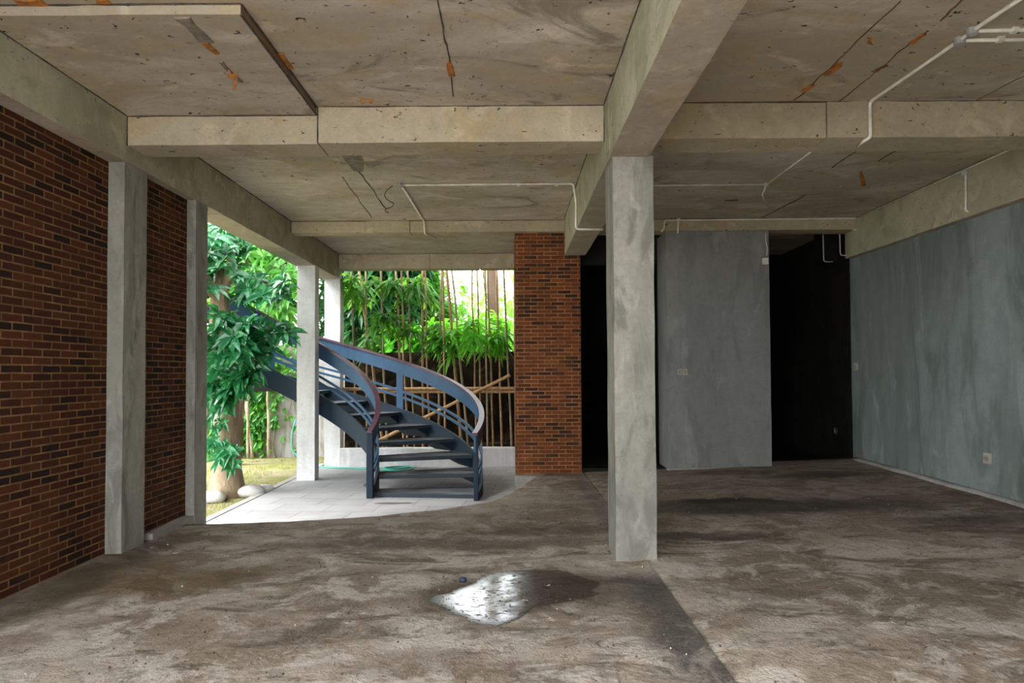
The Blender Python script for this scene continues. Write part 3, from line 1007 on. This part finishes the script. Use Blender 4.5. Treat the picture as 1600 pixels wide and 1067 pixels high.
def dense(a, b, n=9, j=1.2):
    return [(a[0] + (b[0] - a[0]) * i / n + R.uniform(-j, j), a[1] + (b[1] - a[1]) * i / n + R.uniform(-j, j)) for i in range(n + 1)]


def hang(x, y, L, w, mat, label, z=CZ, lean=0.):
    p = at(x, y, Z=z)
    rings = []
    for i in range(6):
        t = i / 5
        c = p + Vector((lean * t, .02 * math.sin(3 * t), .004 - L * t))
        ww = w * (.7 + .3 * math.sin(4 * t + x))
        tw = .5 * t
        s_ = Vector((math.cos(tw), math.sin(tw), 0)) * ww / 2
        nn = Vector((-math.sin(tw), math.cos(tw), 0)) * .002
        rings.append([c - s_ - nn, c + s_ - nn, c + s_ + nn, c - s_ + nn])
    return tag(MB().sweep(rings).build('ceiling_tape', mat), label, 'tape', 'torn tape on the ceilings')


seam('ceiling_joint_crack', dense((682, -5), (705, 108), 12) + [(708, 150)], .0045, M['crack'], 'dark joint line along the front ceiling between left panel and central beam', 'crack')
seam('ceiling_joint_crack', dense((556, 262), (604, 326), 10), .005, M['crack'], 'dark joint line on the middle ceiling ending at the loose wire', 'crack')
seam('ceiling_joint_crack', dense((535, 276), (580, 340), 8), .002, M['crack'], 'faint crooked crack on the middle ceiling left of the loose wire', 'crack')
seam('ceiling_joint_crack', dense((1240, 158), (1408, 0), 12, 1.6), .003, M['brownstain'], 'rusty joint line on the right front ceiling, left one of two', 'crack')
seam('ceiling_joint_crack', dense((1310, 158), (1450, 46), 12, 1.6), .003, M['brownstain'], 'rusty joint line on the right front ceiling, right one of two', 'crack')
seam('ceiling_joint_crack', dense((1300, 262), (1356, 222), 7, 1.), .006, M['brownstain'], 'rusty streak behind the right cross beam below the bent conduit', 'crack')
seam('ceiling_joint_crack', dense((1372, 250), (1414, 228), 6, 1.), .006, M['brownstain'], 'short rusty streak behind the right cross beam, right of the bent conduit', 'crack')
seam('ceiling_joint_crack', dense((1520, 160), (1610, 112), 8, 1.2), .004, M['brownstain'], 'rusty joint line at the right picture edge above the cross beam', 'crack')
seam('ceiling_joint_crack', dense((1470, 32), (1510, -8), 5, 1.2), .005, M['brownstain'], 'short rusty joint line at the top edge near the thick conduit', 'crack')
seam('ceiling_joint_crack', dense((1190, 340), (1260, 304), 6, 1.), .006, M['crack'], 'dark mark on the rear right ceiling above the partition', 'crack')
JT = 0


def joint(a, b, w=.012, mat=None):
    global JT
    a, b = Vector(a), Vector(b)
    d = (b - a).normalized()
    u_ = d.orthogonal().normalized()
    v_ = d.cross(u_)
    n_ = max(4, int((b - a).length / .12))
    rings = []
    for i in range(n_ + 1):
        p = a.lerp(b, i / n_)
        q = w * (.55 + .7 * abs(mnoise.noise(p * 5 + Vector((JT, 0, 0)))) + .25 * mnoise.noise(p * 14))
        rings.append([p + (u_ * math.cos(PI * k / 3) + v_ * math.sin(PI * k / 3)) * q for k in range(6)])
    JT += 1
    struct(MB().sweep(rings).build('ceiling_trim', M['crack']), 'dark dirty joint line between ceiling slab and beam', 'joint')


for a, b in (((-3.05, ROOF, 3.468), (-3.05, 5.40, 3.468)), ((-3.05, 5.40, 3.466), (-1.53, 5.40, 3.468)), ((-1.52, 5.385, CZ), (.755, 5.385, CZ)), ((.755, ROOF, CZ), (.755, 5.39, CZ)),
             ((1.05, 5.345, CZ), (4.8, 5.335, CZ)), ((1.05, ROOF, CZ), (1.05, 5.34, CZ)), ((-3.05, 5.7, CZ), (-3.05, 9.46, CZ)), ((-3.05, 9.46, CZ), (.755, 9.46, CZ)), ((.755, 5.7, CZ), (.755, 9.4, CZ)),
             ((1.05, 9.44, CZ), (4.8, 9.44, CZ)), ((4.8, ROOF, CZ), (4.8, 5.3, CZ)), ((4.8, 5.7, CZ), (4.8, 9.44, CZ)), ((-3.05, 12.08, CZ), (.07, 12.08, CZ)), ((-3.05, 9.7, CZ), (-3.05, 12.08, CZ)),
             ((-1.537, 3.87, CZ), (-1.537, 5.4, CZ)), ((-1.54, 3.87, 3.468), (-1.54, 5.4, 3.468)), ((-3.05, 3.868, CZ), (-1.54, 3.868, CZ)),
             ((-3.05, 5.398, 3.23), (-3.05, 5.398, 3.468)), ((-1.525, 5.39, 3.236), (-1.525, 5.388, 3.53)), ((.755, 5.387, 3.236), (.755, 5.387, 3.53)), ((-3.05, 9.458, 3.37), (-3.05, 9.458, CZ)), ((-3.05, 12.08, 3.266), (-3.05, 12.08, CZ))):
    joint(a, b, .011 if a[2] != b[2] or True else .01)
# grey paper strips and orange tape by the lowered panel
seam('ceiling_paper_strip', [(284, 28), (297, 40), (312, 54), (322, 66)], .045, M['papertape'], 'torn grey paper strip on the lowered ceiling panel', 'tape', 3.465)
seam('ceiling_paper_strip', [(345, 96), (353, 106), (362, 114), (376, 128)], .016, M['papertape'], 'narrow torn strip above the hanging orange tape', 'tape', 3.465)
seam('ceiling_paper_strip', [(545, 236), (553, 250), (560, 267)], .075, M['papertape'], 'flat grey strip on the middle ceiling behind the near beam', 'tape')
seam('ceiling_tape', [(320, 66), (328, 75), (340, 84)], .022, M['orange'], 'orange tape end of the torn paper strip', 'tape', 3.462)
hang(366, 114, .12, .040, M['orange'], 'longer orange tape strip hanging from the lowered ceiling panel', 3.465)
hang(356, 107, .065, .030, M['orange'], 'shorter orange tape scrap hanging beside the longer strip', 3.465, .01)
seam('ceiling_tape', [(438, 84), (446, 95), (455, 107)], .015, M['orange'], 'rusty orange tape on the step of the lowered panel', 'tape', 3.525)
seam('ceiling_tape', [(701, 97), (703, 107), (706, 119)], .018, M['orange'], 'orange tape scrap on the front ceiling joint line', 'tape', CZ - .004)
hang(566, 153, .05, .03, M['orange'], 'orange tape scrap at the top of the near cross beam, left of two', CZ)
hang(579, 154, .04, .04, M['orange'], 'orange tape scrap at the top of the near cross beam, right of two', CZ)
seam('ceiling_tape', [(1290, 117), (1300, 112), (1309, 104), (1313, 98)], .03, M['orange'], 'large orange tape scrap on the right front ceiling', 'tape', CZ - .004)
seam('ceiling_tape', [(1255, 142), (1263, 138), (1270, 133)], .018, M['orange'], 'small orange tape scrap near the right cross beam', 'tape', CZ - .004)
hang(1361, 58, .05, .045, M['orange'], 'short orange flake hanging from the right front ceiling', CZ)
seam('ceiling_tape', [(1366, 112), (1376, 106), (1386, 102)], .016, M['brownstain'], 'brown tape scrap on the right one of the rusty joints', 'tape', CZ - .004)
seam('ceiling_tape', [(1424, 68), (1434, 60), (1445, 53)], .016, M['orange'], 'thin orange strip at the top of the right rusty joint', 'tape', CZ - .004)
seam('ceiling_tape', [(1345, 268), (1347, 280), (1350, 291)], .02, M['orange'], 'orange tape scrap on the ceiling behind the right cross beam', 'tape', CZ - .002)
seam('ceiling_tape', [(1133, 313), (1143, 313), (1153, 312)], .03, M['brownstain'], 'brown tape patch on the rear right ceiling', 'tape', CZ - .002)
seam('ceiling_tape', [(25, 3), (45, 5), (70, 4)], .03, M['orange'], 'orange stain tape at the top left corner', 'tape', CZ - .004)
seam('ceiling_tape', [(150, 1), (160, 3), (170, 2)], .03, M['orange'], 'orange scrap above the lowered panel edge', 'tape', CZ - .004)

# ------------------------------------------------------------------ hose
hz = PATIO + .012
hp = [at(x, y, Z=hz) for x, y in ((498, 729), (520, 730.5), (545, 731.5), (575, 732.5), (600, 734), (625, 735.5), (640, 734), (648, 731), (638, 728.5), (615, 729), (595, 731.5), (610, 733), (630, 732), (640, 730))]
hg = [at(x, y, Y=13.6) for x, y in ((462, 655), (457, 672), (455, 690), (458, 706), (465, 712))] + [Vector((-4.05, 13.4, LAWN + .02)), Vector((-3.6, 12.9, LAWN + .02)), Vector((-3.5, 12.15, PATIO + .03))]
tag(MB().tube(pipe_path(hg + hp, .12), .014, 8).build('garden_hose', M['hose'], smooth=True), 'teal garden hose looping across the patio behind the treads', 'hose')

# ------------------------------------------------------------------ planting
UP = Vector((0, 0, 1))


def rdir(zlo=-1., zhi=1.):
    a, z = R.uniform(0, 2 * PI), R.uniform(zlo, zhi)
    q = math.sqrt(max(0, 1 - z * z))
    return Vector((q * math.cos(a), q * math.sin(a), z))


def whorl(mb, c, axis, n, L, W, spread=.9, droop=.25):
    """rosette of long leaves round a twig end"""
    if c.x > -3.72 and c.z > 2.75 and c.y < 12.3:
        return          # keep clear of the roof beam
    axis = axis.normalized()
    a = axis.orthogonal().normalized()
    b = axis.cross(a)
    ph = R.uniform(0, 2 * PI)
    for i in range(n):
        t = ph + 2 * PI * i / n + R.uniform(-.25, .25)
        d = (a * math.cos(t) + b * math.sin(t)) * spread + axis * R.uniform(.1, .7)
        mb.leaf(c + axis * R.uniform(-.04, .04), d, axis, L * R.uniform(.7, 1.15), W * R.uniform(.8, 1.15), droop)


def cloud(mb, c, rad, n, L, W, droop=.3, shell=.55):
    c = Vector(c)
    for i in range(n):
        d = rdir()
        q = shell + (1 - shell) * R.random()
        p = c + Vector((d.x * rad[0], d.y * rad[1], d.z * rad[2])) * q
        o = (d * .6 + rdir(-.8, .5)).normalized()
        mb.leaf(p, o, UP if abs(o.z) < .9 else Vector((1, 0, 0)), L * R.uniform(.6, 1.2), W * R.uniform(.7, 1.2), droop)


# the tree inside the curve of the stair
tb = Vector((-3.97, 9.56, LAWN))
tr = thing('garden_tree', tb, 'thick pale trunked tree with blue green leaf rosettes beside the patio', 'tree')
mb = MB()
tp = []
for i in range(15):
    t = i / 14
    z = LAWN - .05 + 2.95 * t
    tp.append((Vector((-3.97 + .02 * math.sin(5 * t) - .10 * t, 9.56 + .03 * math.sin(3 * t), z)), .20 * (1 - .38 * t) + .07 * max(0, 1 - t * 8) + .012 * math.sin(17 * t)))
mb.tube([p for p, r in tp], [r for p, r in tp], 16)
mb.build('trunk', M['bark'], tr, smooth=True)
top = tp[-1][0]
tips = []
for d, L, r in ((Vector((-.5, -.2, .8)), 1.6, .09), (Vector((.05, .25, .9)), 1.5, .08), (Vector((-.1, .6, .9)), 1.7, .08), (Vector((-.25, -.6, .55)), 1.1, .06), (Vector((-.5, .5, .5)), 1.3, .06)):
    pts = [top - Vector((0, 0, .15))]
    q = d.normalized()
    for i in range(5):
        pts.append(pts[-1] + (q + rdir() * .22) * (L / 5))
    MB().tube(pts, [r * (1 - .15 * i) for i in range(6)], 9).build('branch', M['bark'], tr, smooth=True)
    tips += pts[2:]
mb = MB()
for px, py, Y, n in ((335, 375, 9.2, 10), (352, 395, 9.4, 10), (372, 384, 9.8, 9), (392, 402, 9.7, 10), (340, 420, 9.1, 10), (365, 428, 9.3, 9), (410, 420, 9.9, 10), (385, 440, 9.6, 9),
                     (430, 428, 10.0, 9), (330, 450, 9.0, 8), (347, 355, 9.5, 9), (420, 400, 10.1, 8), (440, 445, 10.0, 8), (400, 372, 10., 9), (325, 395, 9.3, 9),
                     (345, 515, 9.0, 11), (365, 528, 8.9, 11), (385, 512, 9.1, 11), (402, 530, 9.2, 11), (372, 548, 8.9, 11), (350, 556, 8.9, 10), (395, 552, 9.1, 11), (415, 545, 9.3, 9),
                     (335, 540, 9.0, 11), (425, 516, 9.3, 9), (440, 524, 9.3, 8), (452, 520, 9.4, 7), (360, 500, 9.1, 10), (410, 508, 9.2, 9), (340, 580, 9.0, 9), (365, 585, 9.0, 9), (385, 582, 9.1, 9),
                     (330, 600, 9.1, 8), (352, 605, 9.1, 9), (375, 606, 9.1, 8), (400, 575, 9.2, 8), (325, 565, 9.0, 9)):
    c = at(px, py, Y=Y)
    whorl(mb, c, Vector((R.uniform(-.5, .5), R.uniform(-.9, -.2), R.uniform(.3, 1))), n, .28, .105, 1., .35)
for i in range(34):
    px, py = R.uniform(326, 430), R.uniform(490, 640)
    if px > 330 + (640 - py) * .9 + 20:
        continue
    whorl(mb, at(px, py, Y=R.uniform(8.9, 9.25) + max(0, (px - 385) * .006)), Vector((R.uniform(-.6, .6), R.uniform(-.9, -.3), R.uniform(-.1, .9))), 9, .27, .10, 1., .45)
for i in range(26):
    px, py = R.uniform(324, 455), R.uniform(345, 470)
    whorl(mb, at(px, py, Y=R.uniform(9.2, 10.3)), Vector((R.uniform(-.6, .6), R.uniform(-.9, -.2), R.uniform(.2, .9))), 9, .28, .105, 1., .4)
for p in tips:
    for k in range(3):
        whorl(mb, p + rdir() * .25, Vector((R.uniform(-.6, .6), R.uniform(-.8, .3), R.uniform(.3, 1))), 9, .27, .10, 1., .35)
mb.build('foliage', M['leaf_blue'], tr)
mb = MB()
for px, py, Y, n in ((352, 700, 9.25, 9), (362, 706, 9.25, 8), (345, 716, 9.25, 8), (362, 725, 9.25, 8), (338, 690, 9.3, 7)):
    whorl(mb, at(px, py, Y=Y), Vector((R.uniform(-.3, .3), -1, .5)), n, .20, .075, 1., .3)
for px, py in ((330, 655), (338, 668), (330, 690), (350, 660)):
    whorl(mb, at(px, py, Y=9.3), Vector((0, -1, .4)), 6, .12, .06, 1., .3)
tag(mb.build('trunk_sprout', M['leaf_blue'], tr), 'small leaf sprouts growing from the lower trunk')
mb = MB()
for i in range(7):
    x = 330 + 9 * i
    p = at(x, R.uniform(585, 610), Y=9.28)
    mb.tube([p, p + Vector((R.uniform(-.05, .05), -.03, -.15)), p + Vector((R.uniform(-.08, .08), -.02, -.3 - .2 * R.random()))], .008, 5)
tag(mb.build('hanging_root', M['bark'], tr), 'thin tan aerial roots hanging on the trunk')

# white stones by the trunk
stones = [(392, 768, .17, 'larger white stone right of the tree trunk at the lawn edge'), (414, 764, .12, 'smaller white stone at the patio corner right of the trunk'), (331, 777, .16, 'white stone left of the tree trunk'), (452, 706 + 4, .09, 'small white stone on the far lawn beside the hose')]
for px, py, r, lab in stones:
    c = at(px, py, Z=LAWN + r * .4)
    mb = MB()
    vs, fs = [], []
    nu, nv = 14, 9
    for a in range(nv + 1):
        ph = PI * a / nv
        for b in range(nu):
            t = 2 * PI * b / nu
            d = Vector((math.sin(ph) * math.cos(t), math.sin(ph) * math.sin(t), math.cos(ph)))
            q = r * (1 + .25 * mnoise.noise(d * 1.4 + c))
            vs.append(c + Vector((d.x * q * 1.15, d.y * q, d.z * q * .6)))
    for a in range(nv):
        for b in range(nu):
            fs.append((a * nu + b, (a + 1) * nu + b, (a + 1) * nu + (b + 1) % nu, a * nu + (b + 1) % nu))
    mb.add(vs, fs)
    tag(mb.build('garden_stone', M['rock'], smooth=True), lab, 'stone', 'white stones on the lawn')

# lawn blades
mb = MB()
for i in range(9000):
    y = R.uniform(7.2, 13.9)
    x = -3.55 - (R.random() ** 1.2) * (.16 * y + .3)
    if (Vector((x, y)) - Vector((-3.97, 9.56))).length < .27:
        continue
    if mnoise.noise(Vector((x * 1.2, y * 1.2, 3))) < -.18:
        continue
    a = R.uniform(0, 2 * PI)
    h = R.uniform(.02, .06)
    s_ = Vector((math.cos(a), math.sin(a), 0)) * .005
    p = Vector((x, y, LAWN - .002))
    mb.add([p - s_, p + s_, p + Vector((R.uniform(-.03, .03), R.uniform(-.03, .03), h))], [(0, 1, 2)])
tag(mb.build('grass', M['grass']), 'short dry grass on the lawn beside the patio', 'grass', kind='stuff')

# ivy and saplings on the pale garden wall
iv = thing('ivy_plant', (-5.2, 13.9, LAWN), 'green creeper covering part of the pale garden wall behind the trunk', 'plant')
mb = MB()
for i in range(4200):
    x = R.uniform(-7.5, -4.2)
    z = LAWN + .05 + R.random() * 2.4
    dens = .95 if x < -5.0 else (.75 if x < -4.72 and z > .35 else (.5 if z > 1.0 else .06))
    dens *= .35 + .9 * max(0, .5 + mnoise.noise(Vector((x * 2.2, z * 2.2, 7))))
    if R.random() > dens:
        continue
    mb.leaf(Vector((x, 13.97 - R.random() * .15, z)), Vector((R.uniform(-1, 1), -.6, R.uniform(-1, .3))), Vector((0, -1, .2)), .13, .085, .3)
mb.build('foliage', M['leaf_mid'], iv)
mb = MB()
for i in range(9):
    x = R.uniform(-5.9, -4.3)
    pts = [Vector((x, 13.93, LAWN))]
    for k in range(6):
        pts.append(pts[-1] + Vector((R.uniform(-.12, .12), 0, .28)))
    mb.tube(pts, [.018 - .0018 * k for k in range(7)], 6)
mb.build('vine_stem', M['bark'], iv, smooth=True)


def pole(px0, py0, px1, py1, Y0, Y1, r, mat, name, label, cat, group, wob=.012, z0=None, extra=0.):
    a, b = at(px0, py0, Y=Y0), at(px1, py1, Y=Y1)
    if z0 is not None:
        a = a + (a - b).normalized() * abs((a.z - z0) / max(1e-3, (b - a).normalized().z)) if a.z > z0 else a
    d = b - a
    b = b + d.normalized() * extra
    d = b - a
    pts = []
    rad = []
    n = max(8, int(d.length / .14))
    for i in range(n + 1):
        t = i / n
        pts.append(a + d * t + Vector((mnoise.noise(Vector((px0, t * 4, 1))), mnoise.noise(Vector((px0, t * 4, 9))), 0)) * wob * 2)
        rad.append(r * (1 - .25 * t) * (1.12 if i % 2 == 0 else .97))
    o = MB().tube(pts, rad, 8)
    return o, pts


for px0, px1, py1, lab in ((388, 386, 560, 'thin leaning stem by the garden wall just right of the trunk'), (395, 380, 600, 'thinner bent stem by the garden wall right of the trunk'), (420, 418, 570, 'pale sapling stem growing on the garden wall')):
    mb, pts = pole(px0, 716, px1, py1, 13.3, 13.5, .03, M['stem2'], '', '', '', '')
    tag(mb.build('sapling_stem', M['stem2'], smooth=True), lab, 'stem')

ORD = 'first second third fourth fifth sixth seventh eighth ninth tenth eleventh twelfth thirteenth fourteenth fifteenth sixteenth seventeenth eighteenth nineteenth twentieth'.split()
# slender stems of the planting bed: (x at the kerb, x at the beam, y of top in the photo, radius, leafy)
stems = [(558, 549, .020, 1), (574, 571, .018, 0), (600, 561, .026, 1), (604, 595, .022, 1), (632, 618, .021, 1), (637, 627, .020, 0), (648, 637, .019, 1), (661, 660, .024, 1), (671, 664, .018, 0), (684, 690, .022, 1),
         (696, 692, .020, 0), (722, 698, .030, 1), (733, 706, .022, 0), (744, 738, .017, 1), (753, 745, .018, 0), (771, 762, .019, 1), (762, 758, .017, 0), (784, 776, .021, 1), (800, 787, .020, 0)]
stems.sort(key=lambda s: s[0])
ns = len(stems)
for i, (xb, xt, r, leafy) in enumerate(stems):
    Y = 12.5 + .28 * ((i * 7) % 5) / 4
    a = at(xb, 700, Y=Y)
    nth = ORD[i]
    t = thing('slender_stem', (a.x, a.y, -.04), '%s slender tan stem from the left in the row behind the white kerb' % nth, 'stem', 'slender stems in the planting bed')
    mb, pts = pole(xb, 708, xt, 425, Y, Y + .05, r, None, '', '', '', '', extra=1.2)
    pts[0].z = -.04
    mb.build('stem', M['stem' if i % 3 else 'stem2'], t, smooth=True)
    if leafy:
        mb = MB()
        for kx in range(R.choice((2, 3))):
            zc = R.choice((1.95, 2.25, 2.45, 2.8, 3.1) if xb < 680 else (1.85, 2.05, 2.2)) + R.uniform(-.12, .12)
            p = min(pts, key=lambda q: abs(q.z - zc))
            for k in range(3):
                whorl(mb, p + rdir() * .13, Vector((R.uniform(-.5, .5), R.uniform(-.6, .2), .6)), 9, .36, .085, 1., .75)
        mb.build('foliage', M['leaf_mid' if xb < 700 else 'leaf_bright'], t)


def bam(px0, py0, px1, py1, Y, r, label):
    a, b = at(px0, py0, Y=Y), at(px1, py1, Y=Y)
    t = thing('bamboo_pole', a, label, 'pole', 'bamboo poles bracing the stems')
    d = b - a
    L = d.length
    pts, rad = [], []
    n = max(3, int(L / .33))
    for i in range(n):
        for q, w in ((0., 1.12), (.05, .97), (.5, .95), (.95, .97)):
            pts.append(a + d * ((i + q) / n))
            rad.append(r * w)
    pts.append(b)
    rad.append(r)
    MB().tube(pts, rad, 10).build('culm', M['bamboo'], t, smooth=True)
    return t


bam(536, 608, 806, 606.5, 12.42, .030, 'upper of the two level bamboo poles tied across the stems')
bam(575, 612.5, 806, 612, 12.44, .026, 'lower of the two level bamboo poles tied across the stems')
bam(588, 690, 797, 586, 12.36, .030, 'diagonal bamboo pole bracing the row of stems')


def bg_tree(x, y, h, crown, n, L, W, mat, bark, label, tr_r=.12, lean=0.):
    t = thing('background_tree', (x, y, LAWN), label, 'tree', 'trees beyond the garden wall')
    pts = [Vector((x + lean * k / 6 + .1 * math.sin(k + x), y, LAWN + (h * .85) * k / 6)) for k in range(7)]
    MB().tube(pts, [tr_r * (1 - .1 * k) for k in range(7)], 9).build('trunk', bark, t, smooth=True)
    mb = MB()
    for (cx, cy, czz, rx, ry, rz, w) in crown:
        cloud(mb, (x + cx, y + cy, czz), (rx, ry, rz), int(n * w), L, W, .35)
    mb.build('foliage', mat, t)
    return t


bt = 'beyond the garden wall'
bg_tree(-2.9, 15.3, 6, [(0, 0, 2.9, .9, .6, 1.3, .6), (.3, -.2, 3.9, .9, .6, .8, .5), (-.1, -1.3, 6.2, 1.6, 1.3, .6, .4)], 1500, .38, .14, M['leaf_dark'], M['bark_dark'], 'dark leafy tree just right of the far porch column %s' % bt)  # last crown is out of view, added to shade the planting bed
bg_tree(-2.15, 16.7, 6, [(0, 0, 2.7, .9, .6, 1.0, .6), (-.1, 0, 3.6, .6, .6, .8, .5), (.2, -2.6, 6.3, 1.5, 1.2, .6, .4)], 1500, .32, .12, M['leaf_mid'], M['bark_dark'], 'mid green tree behind the middle stems %s' % bt)  # last crown, above the view, added to cut sky light on the bed
bg_tree(-1.5, 14.95, 2.8, [(0, 0, 2.05, .8, .4, .5, .6), (-.9, .05, 2.1, .6, .4, .45, .4), (.75, .05, 2.0, .5, .4, .5, .4)], 800, .36, .14, M['leaf_bright'], M['bark_dark'], 'low bright green bushy tree showing just above the dark wall', .05)
bg_tree(-.33, 16.2, 3.4, [(-.1, 0, 2.3, .5, .5, .55, .5), (-.05, .1, 1.7, .4, .5, .6, .4)], 700, .30, .12, M['leaf_bright'], M['bark_dark'], 'bright sunlit shrub near the brick pillar %s' % bt, .05)
bg_tree(-.55, 17.6, 9.5, [(-.5, -1.6, 7.6, 1.9, 1.6, .8, .6), (.9, -.6, 7.4, 1.2, 1.2, .7, .4)], 900, .34, .13, M['leaf_mid'], M['bark_dark'], 'tall brown trunk standing behind the stems beside the brick pillar', .19, .1)
bg_tree(1.6, 19.5, 6, [(0, 0, 3.0, 1.2, 1., 1.5, .6)], 900, .34, .13, M['leaf_bright'], M['bark_dark'], 'light green tree hidden mostly by the brick pillar')
bg_tree(-4.4, 19.5, 7, [(0, 0, 3.3, 1.5, 1.0, 2.2, .8), (.5, 0, 4.4, 1.3, 1., 1.2, .5)], 1300, .4, .15, M['leaf_dark'], M['bark_dark'], 'dense dark tree filling the gap behind both porch columns')
bg_tree(-3.5, 17.6, 7, [(0, 0, 3.0, .8, .6, 1.9, .8), (.2, 0, 4.4, .9, .6, .9, .4)], 1500, .38, .14, M['leaf_dark'], M['bark_dark'], 'dark narrow tree between the far porch column and the leftmost stem')
bg_tree(-2.6, 22.5, 5, [(0, 0, 2.9, 1.6, 1.0, 1.9, .8)], 1300, .42, .16, M['leaf_mid'], M['bark_dark'], 'farthest green tree seen through the middle stems')
bg_tree(.2, 26, 4, [(0, 0, 2.2, 2.4, 1.2, 1.7, .8)], 1300, .42, .16, M['leaf_bright'], M['bark_dark'], 'far pale green thicket beside the brick pillar')
bg_tree(-.9, 25, 7.5, [(.3, 0, 4.6, 1.5, .8, 1.6, .5), (.2, 0, 3.6, 1.1, .8, 1.0, .6)], 560, .34, .14, M['leaf_pale'], M['bark_dark'], 'sparse pale tree against the white sky near the brick pillar', .07)
bg_tree(-5.9, 15.4, 6, [(0, 0, 3.2, .9, .7, 1.3, .7), (.2, .1, 4.6, .9, .7, .9, .5), (-.2, 0, 4.3, 1.0, .7, 1.1, .5)], 900, .32, .11, M['leaf_mid'], M['bark_dark'], 'green tree over the pale wall left of the porch columns')
bg_tree(-8.0, 18.2, 8, [(0, 0, 3.6, 1.5, 1., 1.9, .8), (.2, .2, 5.8, 1.5, 1., 1.2, .5)], 1100, .36, .13, M['leaf_bright'], M['bark_dark'], 'bright tree behind the upper leaves of the pale trunked tree')
bg_tree(-9.2, 23, 9, [(0, 0, 4, 2.2, 1.2, 3, .8), (1.2, 0, 5.2, 1.8, 1.2, 1.8, .6)], 1300, .42, .16, M['leaf_dark'], M['bark_dark'], 'tall dark tree farthest back on the left')
# slender dark tree left of the first porch column
t2 = thing('garden_tree', (-5.2, 12.9, LAWN), 'slim leaning dark trunked tree just left of the nearer porch column', 'tree')
pts = [Vector((-5.2, 12.9, LAWN)), at(375, 610, Y=12.9), at(392, 560, Y=12.9), at(418, 515, Y=12.9), at(426, 485, Y=12.9), at(434, 455, Y=12.9), at(443, 420, Y=12.9), at(450, 380, Y=12.9), at(452, 330, Y=12.9)]
MB().tube(pts, [.11, .10, .10, .10, .10, .09, .08, .06, .04], 10).build('trunk', M['bark_dark'], t2, smooth=True)
MB().tube([pts[5], at(415, 440, Y=12.8), at(395, 425, Y=12.7), at(380, 400, Y=12.7)], [.05, .045, .035, .02], 8).build('branch', M['bark_dark'], t2, smooth=True)
mb = MB()
for px, py in ((448, 402), (440, 430), (455, 455), (452, 488), (415, 415), (405, 395), (430, 470), (462, 440), (400, 430), (380, 405), (445, 500), (420, 470)):
    for k in range(2):
        whorl(mb, at(px, py, Y=12.7) + rdir() * .12, Vector((R.uniform(-.5, .5), -.6, .4)), 9, .34, .10, 1., .5)
mb.build('foliage', M['leaf_mid'], t2)

# ------------------------------------------------------------------ light
w = bpy.data.worlds.new('overcast sky')
bpy.context.scene.world = w
w.use_nodes = True
bg = w.node_tree.nodes['Background']
bg.inputs['Color'].default_value = (.93, .965, 1.0, 1)
bg.inputs['Strength'].default_value = 5.5
sl = bpy.data.lights.new('sun', 'SUN')
sl.energy = 7.0
sl.angle = math.radians(35)
sl.color = (1, .975, .94)
so = bpy.data.objects.new('sun', sl)
C.objects.link(so)
so.rotation_euler = Vector((.66, .24, -.70)).to_track_quat('-Z', 'Y').to_euler()

sc_ = bpy.context.scene
sc_.view_settings.view_transform = 'Standard'
sc_.view_settings.look = 'None'
sc_.view_settings.gamma = 1
sc_.view_settings.exposure = .5
sc_.view_settings.use_curve_mapping = False
cy = sc_.cycles
cy.max_bounces = 10
cy.diffuse_bounces = 6
cy.transmission_bounces = 4
cy.sample_clamp_indirect = 6
cy.use_denoising = True
